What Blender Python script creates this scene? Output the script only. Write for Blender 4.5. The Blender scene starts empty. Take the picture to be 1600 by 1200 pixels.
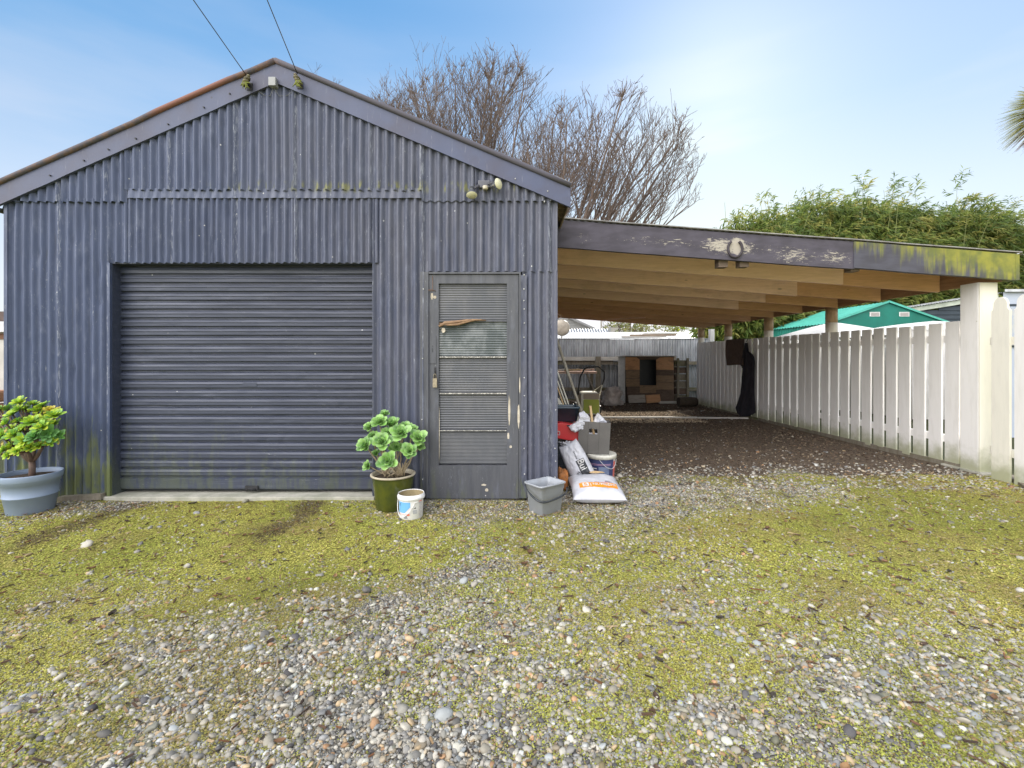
import bpy, math, random
import numpy as np
from mathutils import Vector, Matrix, noise as mnoise
R = math.radians
random.seed(7)
rng = np.random.default_rng(11)
S = bpy.context.scene
col = S.collection

# ------------------------------------------------------------------ camera, sky, sun, exposure
cd = bpy.data.cameras.new('camera'); cam = bpy.data.objects.new('camera', cd); col.objects.link(cam)
cam.location = (0, 0, 1.27); cam.rotation_euler = (R(90), 0, 0)
cd.lens = 16.0; cd.sensor_width = 36.0; cd.shift_y = -40/1600; cd.clip_start = .05; cd.clip_end = 2000
S.camera = cam
SUN_EL, SUN_AZ = 31.0, 24.0            # azimuth from +Y towards +X
W = bpy.data.worlds.new('World'); S.world = W; W.use_nodes = True
wt = W.node_tree; wt.nodes.clear()
wo = wt.nodes.new('ShaderNodeOutputWorld'); bg = wt.nodes.new('ShaderNodeBackground')
sky = wt.nodes.new('ShaderNodeTexSky'); sky.sky_type = 'NISHITA'; sky.sun_disc = False
sky.sun_elevation = R(SUN_EL); sky.sun_rotation = R(SUN_AZ)
sky.altitude = 0; sky.air_density = 1.15; sky.dust_density = 0.6; sky.ozone_density = 2.0
bg.inputs['Strength'].default_value = 0.13
# hazy winter sky: the sky texture blended with a pale haze that thickens to the horizon and towards
# the sun, and an added bright fill, unseen behind and overhead, to light the garage front; all laid out by direction
def wn(t): return wt.nodes.new(t)
L = wt.links.new
tc = wn('ShaderNodeTexCoord'); sx = wn('ShaderNodeSeparateXYZ'); L(tc.outputs['Generated'], sx.inputs[0])
hr = wn('ShaderNodeValToRGB'); L(sx.outputs[2], hr.inputs[0])
K = 3.9
STOPS = [(0, (.86,.87,.93)), (.10, (.80,.84,.92)), (.26, (.60,.72,.89)), (.42, (.25,.485,.80)), (.60, (.12,.36,.71)), (.85, (.30,.50,.78))]
el = hr.color_ramp.elements
while len(el) < len(STOPS): el.new(.5)
for e, (p, c) in zip(el, STOPS): e.position = p; e.color = (c[0], c[1], c[2], 1)
def wm(op, a, b, clamp=False):
    m = wn('ShaderNodeMath'); m.operation = op; m.use_clamp = clamp
    for k, x in enumerate((a, b)):
        if isinstance(x, (int, float)): m.inputs[k].default_value = x
        elif x is not None: L(x, m.inputs[k])
    return m.outputs[0]
def wr(v, a, b, c, d):
    m = wn('ShaderNodeMapRange'); m.interpolation_type = 'SMOOTHSTEP'; L(v, m.inputs[0])
    for k, x in enumerate((a, b, c, d)): m.inputs[k+1].default_value = x
    return m.outputs[0]
def wmix(f, a, b, mode='MIX'):
    m = wn('ShaderNodeMix'); m.data_type = 'RGBA'; m.blend_type = mode
    if isinstance(f, (int, float)): m.inputs[0].default_value = f
    else: L(f, m.inputs[0])
    for k, x in ((6, a), (7, b)):
        if isinstance(x, tuple): m.inputs[k].default_value = (*x, 1)
        else: L(x, m.inputs[k])
    return m.outputs[2]
haze = wmix(wr(sx.outputs[0], -.4, .9, 0, .34), hr.outputs[0], (.74,.80,.90))
mp = wn('ShaderNodeMapping'); mp.inputs['Scale'].default_value = (1.0, 1.0, 5.0); mp.inputs['Rotation'].default_value = (0, .12, 0); L(tc.outputs['Generated'], mp.inputs[0])
nz = wn('ShaderNodeTexNoise'); nz.inputs['Scale'].default_value = 1.9; nz.inputs['Detail'].default_value = 5; L(mp.outputs[0], nz.inputs['Vector'])
haze = wmix(wm('MULTIPLY', wr(nz.outputs['Fac'], .44, .70, 0, .36), wr(sx.outputs[2], .6, .3, .25, 1)), haze, (.80,.81,.87))
haze = wmix(1.0, haze, (K, K, K), 'MULTIPLY')
front = wmix(.86, sky.outputs[0], haze)
front = wmix(1.0, front, (K*1.02, K*1.02, K*1.05), 'DARKEN')
back = wr(sx.outputs[1], .12, -.45, 0, 1)
top = wr(sx.outputs[2], .66, .92, 0, .55)
vd = wn('ShaderNodeVectorMath'); vd.operation = 'DOT_PRODUCT'; L(tc.outputs['Generated'], vd.inputs[0]); vd.inputs[1].default_value = Vector((-.74, -.42, .52)).normalized()
fill_sky = wmix(wr(vd.outputs['Value'], .35, .98, 0, 1), (5.3, 5.4, 5.7), (20.5, 20.2, 20.2))
fill_sky = wmix(wr(sx.outputs[2], .0, .30, .6, 0), fill_sky, (4.2, 4.2, 4.2))
f_ = wmix(wm('MAXIMUM', back, top), front, fill_sky)
L(f_, bg.inputs['Color']); L(bg.outputs[0], wo.inputs[0])
sl = bpy.data.lights.new('sun', 'SUN'); so = bpy.data.objects.new('sun', sl); col.objects.link(so)
sl.energy = 3.4; sl.angle = R(1.6); sl.color = (1.0, .93, .82)
so.rotation_euler = (R(90-SUN_EL), 0, R(180-SUN_AZ))
S.view_settings.view_transform = 'Standard'; S.view_settings.look = 'None'
S.view_settings.exposure = 1.06; S.view_settings.gamma = 1.0
S.render.engine = 'CYCLES'
S.cycles.max_bounces = 8; S.cycles.diffuse_bounces = 5

# ------------------------------------------------------------------ helpers
F = 711.1
FY = 4.08                                # distance of the garage front
def P(px, py, Y): return Vector(((px-800)*Y/F, Y, 1.27+(560-py)*Y/F))
def fx(px): return (px-800)*FY/F
def fz(py): return 1.27+(560-py)*FY/F
WL = {}
def tag(o, label, cat, group=None, kind=None):
    if label: o['label'] = label
    if cat: o['category'] = cat
    if group: o['group'] = group
    if kind: o['kind'] = kind
    return o
def empty(name, loc, label, cat, group=None):
    o = bpy.data.objects.new(name, None); col.objects.link(o); o.location = loc
    o.empty_display_size = .1
    WL[o.name] = Vector(loc)
    return tag(o, label, cat, group)
def kids(o): return [c for c in bpy.data.objects if c.parent == o]
def copy_tree(o, parent=None, loc=None, rz=None):
    c = o.copy(); col.objects.link(c)
    if parent: c.parent = parent
    if loc is not None: c.location = loc; WL[c.name] = Vector(loc)
    if rz is not None: c.rotation_euler.z = rz
    for k in kids(o): copy_tree(k, c)
    return c
class MB:
    def __init__(s): s.v = []; s.f = []; s.m = []; s.s = []; s.c = None
    def add(s, vs, fs, mat=0, smooth=False):
        b = len(s.v); s.v += [tuple(v) for v in vs]
        for f in fs: s.f.append(tuple(i+b for i in f)); s.m.append(mat); s.s.append(smooth)
        return s
    def box(s, a, b, mat=0, M_=None, bev=0):
        x0, y0, z0 = a; x1, y1, z1 = b
        if x0 > x1: x0, x1 = x1, x0
        if y0 > y1: y0, y1 = y1, y0
        if z0 > z1: z0, z1 = z1, z0
        vs = [Vector(p) for p in ((x0,y0,z0),(x1,y0,z0),(x1,y1,z0),(x0,y1,z0),(x0,y0,z1),(x1,y0,z1),(x1,y1,z1),(x0,y1,z1))]
        if M_ is not None: vs = [M_ @ v for v in vs]
        return s.add(vs, ((0,3,2,1),(4,5,6,7),(0,1,5,4),(1,2,6,5),(2,3,7,6),(3,0,4,7)), mat)
    def beam(s, p, q, w, h, mat=0, up=(0,0,1)):
        p = Vector(p); q = Vector(q); d = (q-p); l = d.length; d.normalize()
        u = Vector(up); r = d.cross(u)
        if r.length < 1e-4: r = d.cross(Vector((1,0,0)))
        r.normalize(); u = r.cross(d)
        M_ = Matrix((( d.x, r.x, u.x, p.x),(d.y, r.y, u.y, p.y),(d.z, r.z, u.z, p.z),(0,0,0,1)))
        return s.box((0,-w/2,-h/2),(l,w/2,h/2), mat, M_)
    def tube(s, pts, r, n=8, mat=0, cap=True):
        pts = [Vector(p) for p in pts]; k = len(pts)
        rs = r if isinstance(r, (list, tuple)) else [r]*k
        vs = []; fs = []; pr = None
        for i, p in enumerate(pts):
            d = (pts[min(i+1, k-1)]-pts[max(i-1, 0)])
            if d.length < 1e-9: d = Vector((0,0,1))
            d.normalize()
            if pr is None:
                pr = d.orthogonal().normalized()
            else:
                pr = pr - d*pr.dot(d)
                if pr.length < 1e-5: pr = d.orthogonal()
                pr.normalize()
            b = d.cross(pr)
            for j in range(n):
                a = 2*math.pi*j/n
                vs.append(p + (pr*math.cos(a)+b*math.sin(a))*rs[i])
        for i in range(k-1):
            for j in range(n):
                fs.append((i*n+j, i*n+(j+1)%n, (i+1)*n+(j+1)%n, (i+1)*n+j))
        s.add(vs, fs, mat, True)
        if cap and n > 2:
            b = len(s.v)-len(vs)
            s.f.append(tuple(b+j for j in reversed(range(n)))); s.m.append(mat); s.s.append(False)
            s.f.append(tuple(b+(k-1)*n+j for j in range(n))); s.m.append(mat); s.s.append(False)
        return s
    def lathe(s, prof, c, n=40, mat=0, fn=None, smooth=True):
        vs = []; fs = []; c = Vector(c)
        for (r, z) in prof:
            for j in range(n):
                a = 2*math.pi*j/n
                v = c+Vector((r*math.cos(a), r*math.sin(a), z))
                if fn: v = fn(v)
                vs.append(v)
        for i in range(len(prof)-1):
            for j in range(n):
                fs.append((i*n+j, i*n+(j+1)%n, (i+1)*n+(j+1)%n, (i+1)*n+j))
        return s.add(vs, fs, mat, smooth)
    def grid(s, fn, nu, nv, mat=0, smooth=True, u0=0, u1=1, v0=0, v1=1):
        vs = [fn(u0+(u1-u0)*i/nu, v0+(v1-v0)*j/nv) for j in range(nv+1) for i in range(nu+1)]
        fs = [(j*(nu+1)+i, j*(nu+1)+i+1, (j+1)*(nu+1)+i+1, (j+1)*(nu+1)+i) for j in range(nv) for i in range(nu)]
        return s.add(vs, fs, mat, smooth)
    def prism(s, poly, d, mat=0):          # poly: list of Vectors (planar), d: thickness vector
        n = len(poly); vs = [Vector(p) for p in poly]+[Vector(p)+Vector(d) for p in poly]
        fs = [tuple(range(n)), tuple(reversed(range(n, 2*n)))]
        fs += [(i, i+n, (i+1)%n+n, (i+1)%n) for i in range(n)]
        return s.add(vs, fs, mat)
    def build(s, name, mats, parent=None, recalc=False, bevel=0, bseg=2):
        if not isinstance(mats, (list, tuple)): mats = [mats]
        off = Vector((0,0,0)); o_ = parent
        if parent is not None:
            off = WL.get(parent.name, Vector((0,0,0)))
        me = bpy.data.meshes.new(name)
        me.from_pydata([(v[0]-off.x, v[1]-off.y, v[2]-off.z) for v in s.v], [], s.f)
        me.polygons.foreach_set('material_index', s.m); me.polygons.foreach_set('use_smooth', s.s)
        for m in mats: me.materials.append(m)
        if recalc or bevel:
            import bmesh
            bm = bmesh.new(); bm.from_mesh(me); bmesh.ops.recalc_face_normals(bm, faces=bm.faces)
            if bevel:
                bmesh.ops.bevel(bm, geom=[e for e in bm.edges if e.is_manifold and e.calc_face_angle(0) > .5], offset=bevel, segments=bseg, affect='EDGES', profile=.6)
            bm.to_mesh(me); bm.free()
        me.update()
        o = bpy.data.objects.new(name, me); col.objects.link(o)
        if parent is not None: o.parent = parent
        WL[o.name] = off
        return o
def np_mesh(name, V, Fc, mats, smooth=True, colors=None, parent=None, attrs=None):
    """V (n,3), Fc (m,k) arrays -> one mesh"""
    me = bpy.data.meshes.new(name); n, m, k = len(V), len(Fc), Fc.shape[1]
    off = WL.get(parent.name, Vector((0,0,0))) if parent is not None else Vector((0,0,0))
    V = np.asarray(V, dtype=np.float32)-np.array(off, dtype=np.float32)
    me.vertices.add(n); me.vertices.foreach_set('co', V.ravel())
    me.loops.add(m*k); me.loops.foreach_set('vertex_index', Fc.astype(np.int32).ravel())
    me.polygons.add(m); me.polygons.foreach_set('loop_start', np.arange(0, m*k, k, dtype=np.int32))
    me.update(calc_edges=True)
    me.polygons.foreach_set('use_smooth', np.full(m, smooth))
    if colors is not None:
        a = me.color_attributes.new('Col', 'FLOAT_COLOR', 'POINT')
        c4 = np.ones((n, 4), dtype=np.float32); c4[:, :3] = colors; a.data.foreach_set('color', c4.ravel())
    if attrs:
        for kx, val in attrs.items():
            a = me.attributes.new(kx, 'FLOAT', 'POINT'); a.data.foreach_set('value', val.astype(np.float32))
    for mt in (mats if isinstance(mats, (list, tuple)) else [mats]): me.materials.append(mt)
    o = bpy.data.objects.new(name, me); col.objects.link(o)
    if parent is not None: o.parent = parent
    WL[o.name] = off
    return o

# ------------------------------------------------------------------ material toolkit
class NT:
    def __init__(s, name):
        s.mat = bpy.data.materials.new(name); s.mat.use_nodes = True; s.t = s.mat.node_tree; s.t.nodes.clear()
        s.out = s.n('ShaderNodeOutputMaterial'); s.b = s.n('ShaderNodeBsdfPrincipled'); s.l(s.b.outputs[0], s.out.inputs[0])
        s.tc = s.n('ShaderNodeTexCoord'); s.geo = s.n('ShaderNodeNewGeometry')
        s.obj = s.tc.outputs['Object']; s.pos = s.geo.outputs['Position']
    def n(s, t): return s.t.nodes.new(t)
    def l(s, a, b): s.t.links.new(a, b)
    def map(s, v, scale=(1,1,1), loc=(0,0,0), rot=(0,0,0)):
        m = s.n('ShaderNodeMapping'); s.l(v, m.inputs[0]); m.inputs['Scale'].default_value = scale
        m.inputs['Location'].default_value = loc; m.inputs['Rotation'].default_value = rot; return m.outputs[0]
    def noise(s, v, scale=5, detail=3, rough=.5, dist=0):
        m = s.n('ShaderNodeTexNoise'); s.l(v, m.inputs['Vector']); m.inputs['Scale'].default_value = scale
        m.inputs['Detail'].default_value = detail; m.inputs['Roughness'].default_value = rough; m.inputs['Distortion'].default_value = dist
        return m.outputs['Fac']
    def vor(s, v, scale=5, feature='F1', out='Distance', rnd=1):
        m = s.n('ShaderNodeTexVoronoi'); s.l(v, m.inputs['Vector']); m.feature = feature
        m.inputs['Scale'].default_value = scale; m.inputs['Randomness'].default_value = rnd; return m.outputs[out]
    def math(s, op, a, b=None, clamp=False):
        m = s.n('ShaderNodeMath'); m.operation = op; m.use_clamp = clamp
        for i, x in enumerate((a, b)):
            if x is None: continue
            if isinstance(x, (int, float)): m.inputs[i].default_value = x
            else: s.l(x, m.inputs[i])
        return m.outputs[0]
    def rng(s, v, a, b, c=0, d=1, smooth=True):
        m = s.n('ShaderNodeMapRange'); m.interpolation_type = 'SMOOTHSTEP' if smooth else 'LINEAR'
        s.l(v, m.inputs[0])
        for i, x in enumerate((a, b, c, d)): m.inputs[i+1].default_value = x
        return m.outputs[0]
    def xyz(s, v):
        m = s.n('ShaderNodeSeparateXYZ'); s.l(v, m.inputs[0]); return m.outputs
    def mix(s, f, a, b, mode='MIX'):
        m = s.n('ShaderNodeMix'); m.data_type = 'RGBA'; m.blend_type = mode
        if isinstance(f, (int, float)): m.inputs[0].default_value = f
        else: s.l(f, m.inputs[0])
        for i, x in ((6, a), (7, b)):
            if isinstance(x, (tuple, list)): m.inputs[i].default_value = (x[0], x[1], x[2], 1)
            else: s.l(x, m.inputs[i])
        return m.outputs[2]
    def attr(s, name, out='Color'):
        m = s.n('ShaderNodeAttribute'); m.attribute_name = name; return m.outputs[out]
    def bump(s, h, strength=.3, dist=.01):
        m = s.n('ShaderNodeBump'); s.l(h, m.inputs['Height']); m.inputs['Strength'].default_value = strength
        m.inputs['Distance'].default_value = dist; s.l(m.outputs[0], s.b.inputs['Normal']); return m
    def done(s, colr, rough=.6, metal=0, spec=.5, trans=0):
        if isinstance(colr, (tuple, list)): s.b.inputs['Base Color'].default_value = (colr[0], colr[1], colr[2], 1)
        else: s.l(colr, s.b.inputs['Base Color'])
        if isinstance(rough, (int, float)): s.b.inputs['Roughness'].default_value = rough
        else: s.l(rough, s.b.inputs['Roughness'])
        s.b.inputs['Metallic'].default_value = metal
        s.b.inputs['Specular IOR Level'].default_value = spec
        if trans: s.b.inputs['Transmission Weight'].default_value = trans
        return s.mat
def simple(name, c, c2=None, scale=6, stretch=(1,1,1), rough=.6, metal=0, spec=.4, bump=.15, bscale=80, bdist=.004, lo=.35, hi=.65):
    t = NT(name); c2 = c2 or tuple(x*.7 for x in c)
    v = t.map(t.obj, stretch)
    f = t.rng(t.noise(v, scale, 5, .6), lo, hi)
    g = t.noise(v, bscale, 3, .6)
    k = t.mix(f, c, c2)
    k = t.mix(t.rng(g, .3, .7, 0, .25), k, tuple(x*.6 for x in c))
    if bump: t.bump(g, bump, bdist)
    return t.done(k, rough, metal, spec)
def vcol(name, rough=.6, spec=.4, sss=0, bump=0, bscale=100, transl=0):
    t = NT(name); c = t.attr('Col')
    n = t.noise(t.obj, bscale, 3, .6)
    c2 = t.mix(t.rng(n, .3, .7, 0, .35), c, t.mix(1.0, c, (.62,.62,.6), 'MULTIPLY'))
    if bump: t.bump(n, bump, .002)
    m = t.done(c2, rough, 0, spec)
    if transl:
        tr = t.n('ShaderNodeBsdfTranslucent'); t.l(c2, tr.inputs[0]); ms = t.n('ShaderNodeMixShader'); ms.inputs[0].default_value = transl
        t.l(t.b.outputs[0], ms.inputs[1]); t.l(tr.outputs[0], ms.inputs[2]); t.l(ms.outputs[0], t.out.inputs[0])
    return m
def paint_mat(name, c1=(.061,.083,.160), c2=(.094,.098,.130), moss=1.0, wear=1.0, vertical=True):
    """slate blue-grey exterior paint with scuffs, chips and algae near the ground"""
    t = NT(name); X, Y, Z = t.xyz(t.pos)[0:3]
    st = (7, 7, .7) if vertical else (.7, 7, 7)
    big = t.noise(t.pos, 1.3, 3, .6)
    k = t.mix(t.rng(t.math('ADD', X, t.math('MULTIPLY', big, 2.0)), -3.2, .8), c1, c2)  # bluer towards the left: sky light put into the paint colour
    strk = t.noise(t.map(t.pos, st), 3, 5, .65)
    k = t.mix(t.rng(strk, .35, .7, 0, .55), k, tuple(x*.62 for x in c1))
    dust = t.noise(t.map(t.pos, (st[0]*.5, 3, st[2]*1.5)), 4, 6, .7)
    k = t.mix(t.rng(dust, .50, .78, 0, .34*wear), k, (.24,.265,.35))
    scr = t.noise(t.map(t.pos, (30, 30, 5) if vertical else (5, 30, 30)), 4, 6, .75, 1.0)
    zone = t.rng(t.noise(t.pos, 3.1, 3, .6), .48, .62)
    k = t.mix(t.math('MULTIPLY', t.rng(scr, .60, .67, 0, .8*wear), zone), k, (.42,.43,.45))
    if vertical and wear == 1.0:
        z2 = None
        for x0, w0 in ((-4.06, .035), (-3.05, .02), (-2.47, .03), (-1.93, .02), (-.80, .035), (.34, .03), (-3.62, .02), (-1.25, .015)):
            g = t.rng(t.math('ABSOLUTE', t.math('SUBTRACT', X, x0)), w0, w0*.2)
            z2 = g if z2 is None else t.math('MAXIMUM', z2, g)
        s2 = t.noise(t.map(t.pos, (26, 26, 4)), 3, 7, .75, .5)
        k = t.mix(t.math('MULTIPLY', t.rng(s2, .50, .62, 0, .7), z2), k, (.34,.36,.41))
        lap = t.math('MULTIPLY', t.rng(t.math('ABSOLUTE', t.math('SUBTRACT', Z, 2.80)), .07, .01), t.rng(t.noise(t.map(t.pos, (9, 9, 3)), 2, 4, .6), .50, .64, 0, .8))
        k = t.mix(t.math('MULTIPLY', lap, t.rng(X, -2.9, -2.2)), k, (.20,.20,.06))
        dk = t.noise(t.map(t.pos, (13, 13, 1.1), (5, 0, 2)), 2, 5, .7)
        k = t.mix(t.rng(dk, .56, .74, 0, .45), k, (.04,.045,.06))
    chip = t.vor(t.pos, 7.0)
    k = t.mix(t.math('MULTIPLY', t.rng(chip, .05, .035, 0, .9, False), t.rng(t.noise(t.pos, 2.3), .5, .56)), k, (.62,.62,.60))
    if moss:
        m1 = t.noise(t.map(t.pos, (9, 9, 1.6)), 1.6, 5, .65)
        hgt = t.rng(t.math('ADD', Z, t.math('MULTIPLY', t.math('ADD', X, 4.4), .16)), 1.05, .05, 0, 1, False)
        m = t.rng(t.math('ADD', m1, t.math('MULTIPLY', hgt, .32)), .60, .84, 0, .8*moss)
        k = t.mix(t.math('MULTIPLY', m, t.rng(hgt, 0.0, .2)), k, (.15,.175,.045))
    fine = t.noise(t.pos, 90, 3, .6)
    t.bump(t.math('ADD', t.math('MULTIPLY', fine, .3), t.noise(t.map(t.pos, st), 5, 4, .6)), .28, .006)
    return t.done(k, t.rng(strk, .3, .7, .38, .6), 0, .45)
PAINT = paint_mat('slate_paint')
PAINT_DOOR = paint_mat('slate_paint_flat', (.080,.087,.108), (.092,.095,.108), .5, .7)
PAINT_ROLL = paint_mat('roller_paint', (.046,.056,.092), (.052,.058,.084), .32, .6, False)
def fascia_mat():
    t = NT('bargeboard_paint'); X, Y, Z = t.xyz(t.pos)[0:3]
    k = t.mix(t.rng(t.noise(t.pos, 2.5, 4, .6), .35, .65), (.078,.092,.160), (.074,.076,.120))
    k = t.mix(t.rng(t.noise(t.map(t.pos, (20, 5, 2)), 3, 5, .7), .6, .75, 0, .35), k, (.34,.35,.38))
    k = t.mix(t.rng(t.vor(t.pos, 5), .05, .04, 0, .7, False), k, (.05,.05,.06))
    t.bump(t.noise(t.pos, 6, 4), .2, .01)
    return t.done(k, .5, 0, .4)
FASC = fascia_mat()
def rust_cap():
    t = NT('roof_cap_rust'); X, Y, Z = t.xyz(t.pos)[0:3]
    n = t.noise(t.map(t.pos, (3, 3, 3)), 3, 5, .7)
    m = t.math('MULTIPLY', t.rng(n, .42, .66), t.rng(X, -1.95, -2.15))
    k = t.mix(m, (.085,.08,.10), (.17,.105,.08))
    k = t.mix(t.math('MULTIPLY', t.rng(X, -3.25, -3.1), t.rng(X, -2.35, -2.6)), k, (.21,.10,.08))
    return t.done(k, .7, 0, .3)
CAP = rust_cap()
def galv(name, c=(.42,.44,.47), rust=.3, mossy=.5):
    t = NT(name)
    k = t.mix(t.rng(t.noise(t.map(t.pos, (2, 2, .5)), 3, 5, .65), .35, .65), c, tuple(x*.62 for x in c))
    k = t.mix(t.rng(t.noise(t.map(t.pos, (5, 5, .8), (3,1,2)), 2, 5, .7), .56, .75, 0, mossy), k, (.13,.15,.05))
    k = t.mix(t.rng(t.noise(t.map(t.pos, (4, 4, .6), (9,1,2)), 2, 6, .7), .58, .76, 0, rust), k, (.24,.13,.07))
    t.bump(t.noise(t.pos, 30, 4), .15, .005)
    return t.done(k, .5, .35, .5)
GALV = galv('galvanised_iron')
GALV_BRIGHT = galv('pale_roof_iron', (.68,.69,.70), .1, .1)
def wood(name, c, c2, stretch=(1.2, 14, 14), rough=.75, dirt=(.08,.06,.045), amt=.5, sc=3):
    t = NT(name); v = t.map(t.pos, stretch)
    k = t.mix(t.rng(t.noise(v, sc, 6, .65, .6), .3, .7), c, c2)
    k = t.mix(t.rng(t.noise(t.map(t.pos, (1.2,1.2,3)), 1.7, 5, .7), .5, .72, 0, amt), k, dirt)
    kn = t.vor(t.map(t.pos, (1.6, 3, 5)), 1.5)
    k = t.mix(t.rng(kn, .10, .05, 0, .7), k, tuple(x*.35 for x in c))
    t.bump(t.noise(v, 12, 4, .6), .25, .004)
    return t.done(k, rough, 0, .25)
PINE = wood('pale_rafter_timber', (.92,.67,.57), (.80,.57,.47), dirt=(.42,.30,.24), amt=.3)
PINE2 = wood('orange_rafter_timber', (.70,.43,.27), (.58,.35,.22), dirt=(.32,.19,.12), amt=.3)
PLY = wood('roof_underside_timber', (.60,.44,.35), (.48,.35,.28), (2,2,2), dirt=(.09,.06,.04))
OLDWOOD = wood('weathered_timber', (.25,.22,.18), (.16,.14,.10), (6,6,1.5), dirt=(.10,.12,.035), amt=.8)
FRESHWOOD = wood('fresh_cut_timber', (.66,.48,.27), (.52,.36,.19), (14,14,1.5), amt=.1)
GREYWOOD = wood('grey_timber', (.42,.39,.35), (.30,.28,.25), (2,8,8), amt=.3)
def white_paint(name, c=(.82,.80,.78), amt=.28, low=.85):
    t = NT(name); Z = t.xyz(t.pos)[2]
    k = t.mix(t.rng(t.noise(t.map(t.pos, (6, 6, 1)), 3, 5, .65), .4, .75, 0, amt), c, (.56,.54,.48))
    g = t.math('MULTIPLY', t.rng(t.math('SUBTRACT', Z, t.math('MULTIPLY', t.noise(t.pos, 6, 4, .6), .35)), .12, -.12, 0, low), 1.0)
    k = t.mix(g, k, (.33,.34,.20))
    sp = t.vor(t.pos, 6.5)
    k = t.mix(t.math('MULTIPLY', t.rng(sp, .055, .03, 0, .6), t.rng(t.noise(t.pos, 2.7), .52, .6)), k, (.40,.37,.22))
    t.bump(t.noise(t.map(t.pos, (25, 25, 2)), 4, 4), .2, .003)
    return t.done(k, .55, 0, .35)
WHITEP = white_paint('white_fence_paint')
WHITEC = white_paint('cream_or_lit_paint', (.78,.75,.66), .3)  # cream also stands for warm light on the corner post's front
def beam_mat():
    t = NT('flaking_beam_paint'); X, Y, Z = t.xyz(t.pos)[0:3]
    k = t.mix(t.rng(t.noise(t.map(t.pos, (2,4,6)), 2, 5), .35, .65), (.088,.080,.104), (.062,.056,.072))
    fl = t.noise(t.map(t.pos, (4.5, 10, 20)), 3.2, 9, .80, .6)
    zc = t.math('ADD', Z, t.math('MULTIPLY', X, .074))           # height along the sloping beam
    def blob(cx, w, cz, h, s):
        a = t.math('DIVIDE', t.math('SUBTRACT', X, cx), w); b = t.math('DIVIDE', t.math('SUBTRACT', zc, cz), h)
        d = t.math('ADD', t.math('MULTIPLY', a, a), t.math('MULTIPLY', b, b))
        return t.math('MULTIPLY', t.math('SUBTRACT', 1.0, d, True), s)
    m = blob(2.32, .38, 2.64, .11, .24)
    for b_ in ((1.65, .7, 2.64, .06, .10), (3.02, .32, 2.60, .12, .14), (3.45, .24, 2.61, .11, .14), (2.75,.15,2.64,.07,.08), (2.42,.10,2.65,.12,.40), (.75,.12,2.62,.08,.08)):
        m = t.math('MAXIMUM', m, blob(*b_))
    f = t.math('MULTIPLY', t.rng(t.math('ADD', fl, m), .64, .68), t.rng(m, .0, .03))
    k = t.mix(f, k, (.40,.365,.31))
    t.bump(t.math('SUBTRACT', t.noise(t.map(t.pos, (3,10,20)), 5, 4), f), .3, .003)
    return t.done(k, .62, 0, .3)
BEAM = beam_mat()
def moss_beam():
    t = NT('mossy_flashing_paint'); X, Y, Z = t.xyz(t.pos)[0:3]
    k = t.mix(t.rng(t.noise(t.map(t.pos, (2,4,6)), 2, 5), .35, .65), (.080,.080,.104), (.060,.058,.074))
    drip = t.noise(t.map(t.pos, (9, 9, .9)), 1.6, 4, .6)
    zt = t.math('SUBTRACT', 2.775, t.math('ADD', Z, t.math('MULTIPLY', X, .074)))      # depth below top edge
    right = t.rng(X, 3.7, 5.4, 0, 1, False)
    e = t.math('ADD', t.math('MULTIPLY', drip, 1.0), t.math('SUBTRACT', t.math('MULTIPLY', right, .42), t.math('MULTIPLY', zt, 1.1)))
    m = t.rng(e, .44, .74, 0, .85)
    mc = t.mix(t.rng(t.noise(t.pos, 7, 4), .35, .65), (.30,.29,.035), (.15,.17,.03))
    k = t.mix(m, k, mc)
    t.bump(t.noise(t.pos, 25, 4), .3, .004)
    return t.done(k, .6, 0, .35)
MOSSB = moss_beam()
def plastic(name, c, rough=.4, dirt=.2, dc=(.2,.17,.12), spec=.5):
    t = NT(name)
    k = t.mix(t.rng(t.noise(t.obj, 9, 5, .7), .45, .75, 0, dirt), c, dc)
    k = t.mix(t.rng(t.noise(t.map(t.obj, (1,1,.3)), 40, 5, .7), .55, .75, 0, dirt*.6), k, tuple(min(1,x*1.25+.02) for x in c))
    t.bump(t.noise(t.obj, 18, 3), .08, .004)
    return t.done(k, rough, 0, spec)
DARKIRON = simple('dark_iron', (.05,.05,.055), rough=.55, metal=.3)
BLACKP = plastic('black_plastic', (.03,.035,.042), .35, .1)
SOILP = simple('potting_soil', (.085,.06,.04), (.04,.028,.02), 30, rough=1, bump=.8, bscale=60, bdist=.01)
SOFFIT = wood('soffit_boards', (.42,.33,.22), (.28,.21,.14), (14, 1, 1))
CONC = simple('concrete', (.46,.44,.38), (.30,.30,.24), 5, rough=.9, bump=.4, bscale=60)
MOSSY = simple('moss_clump', (.22,.24,.06), (.10,.12,.03), 20, rough=1, bump=.8, bscale=90, bdist=.01)

# ================================================================== GROUND
def g2w(px, py):
    y = 903.1/(py-560); return ((px-800)*y/F, y)
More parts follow.
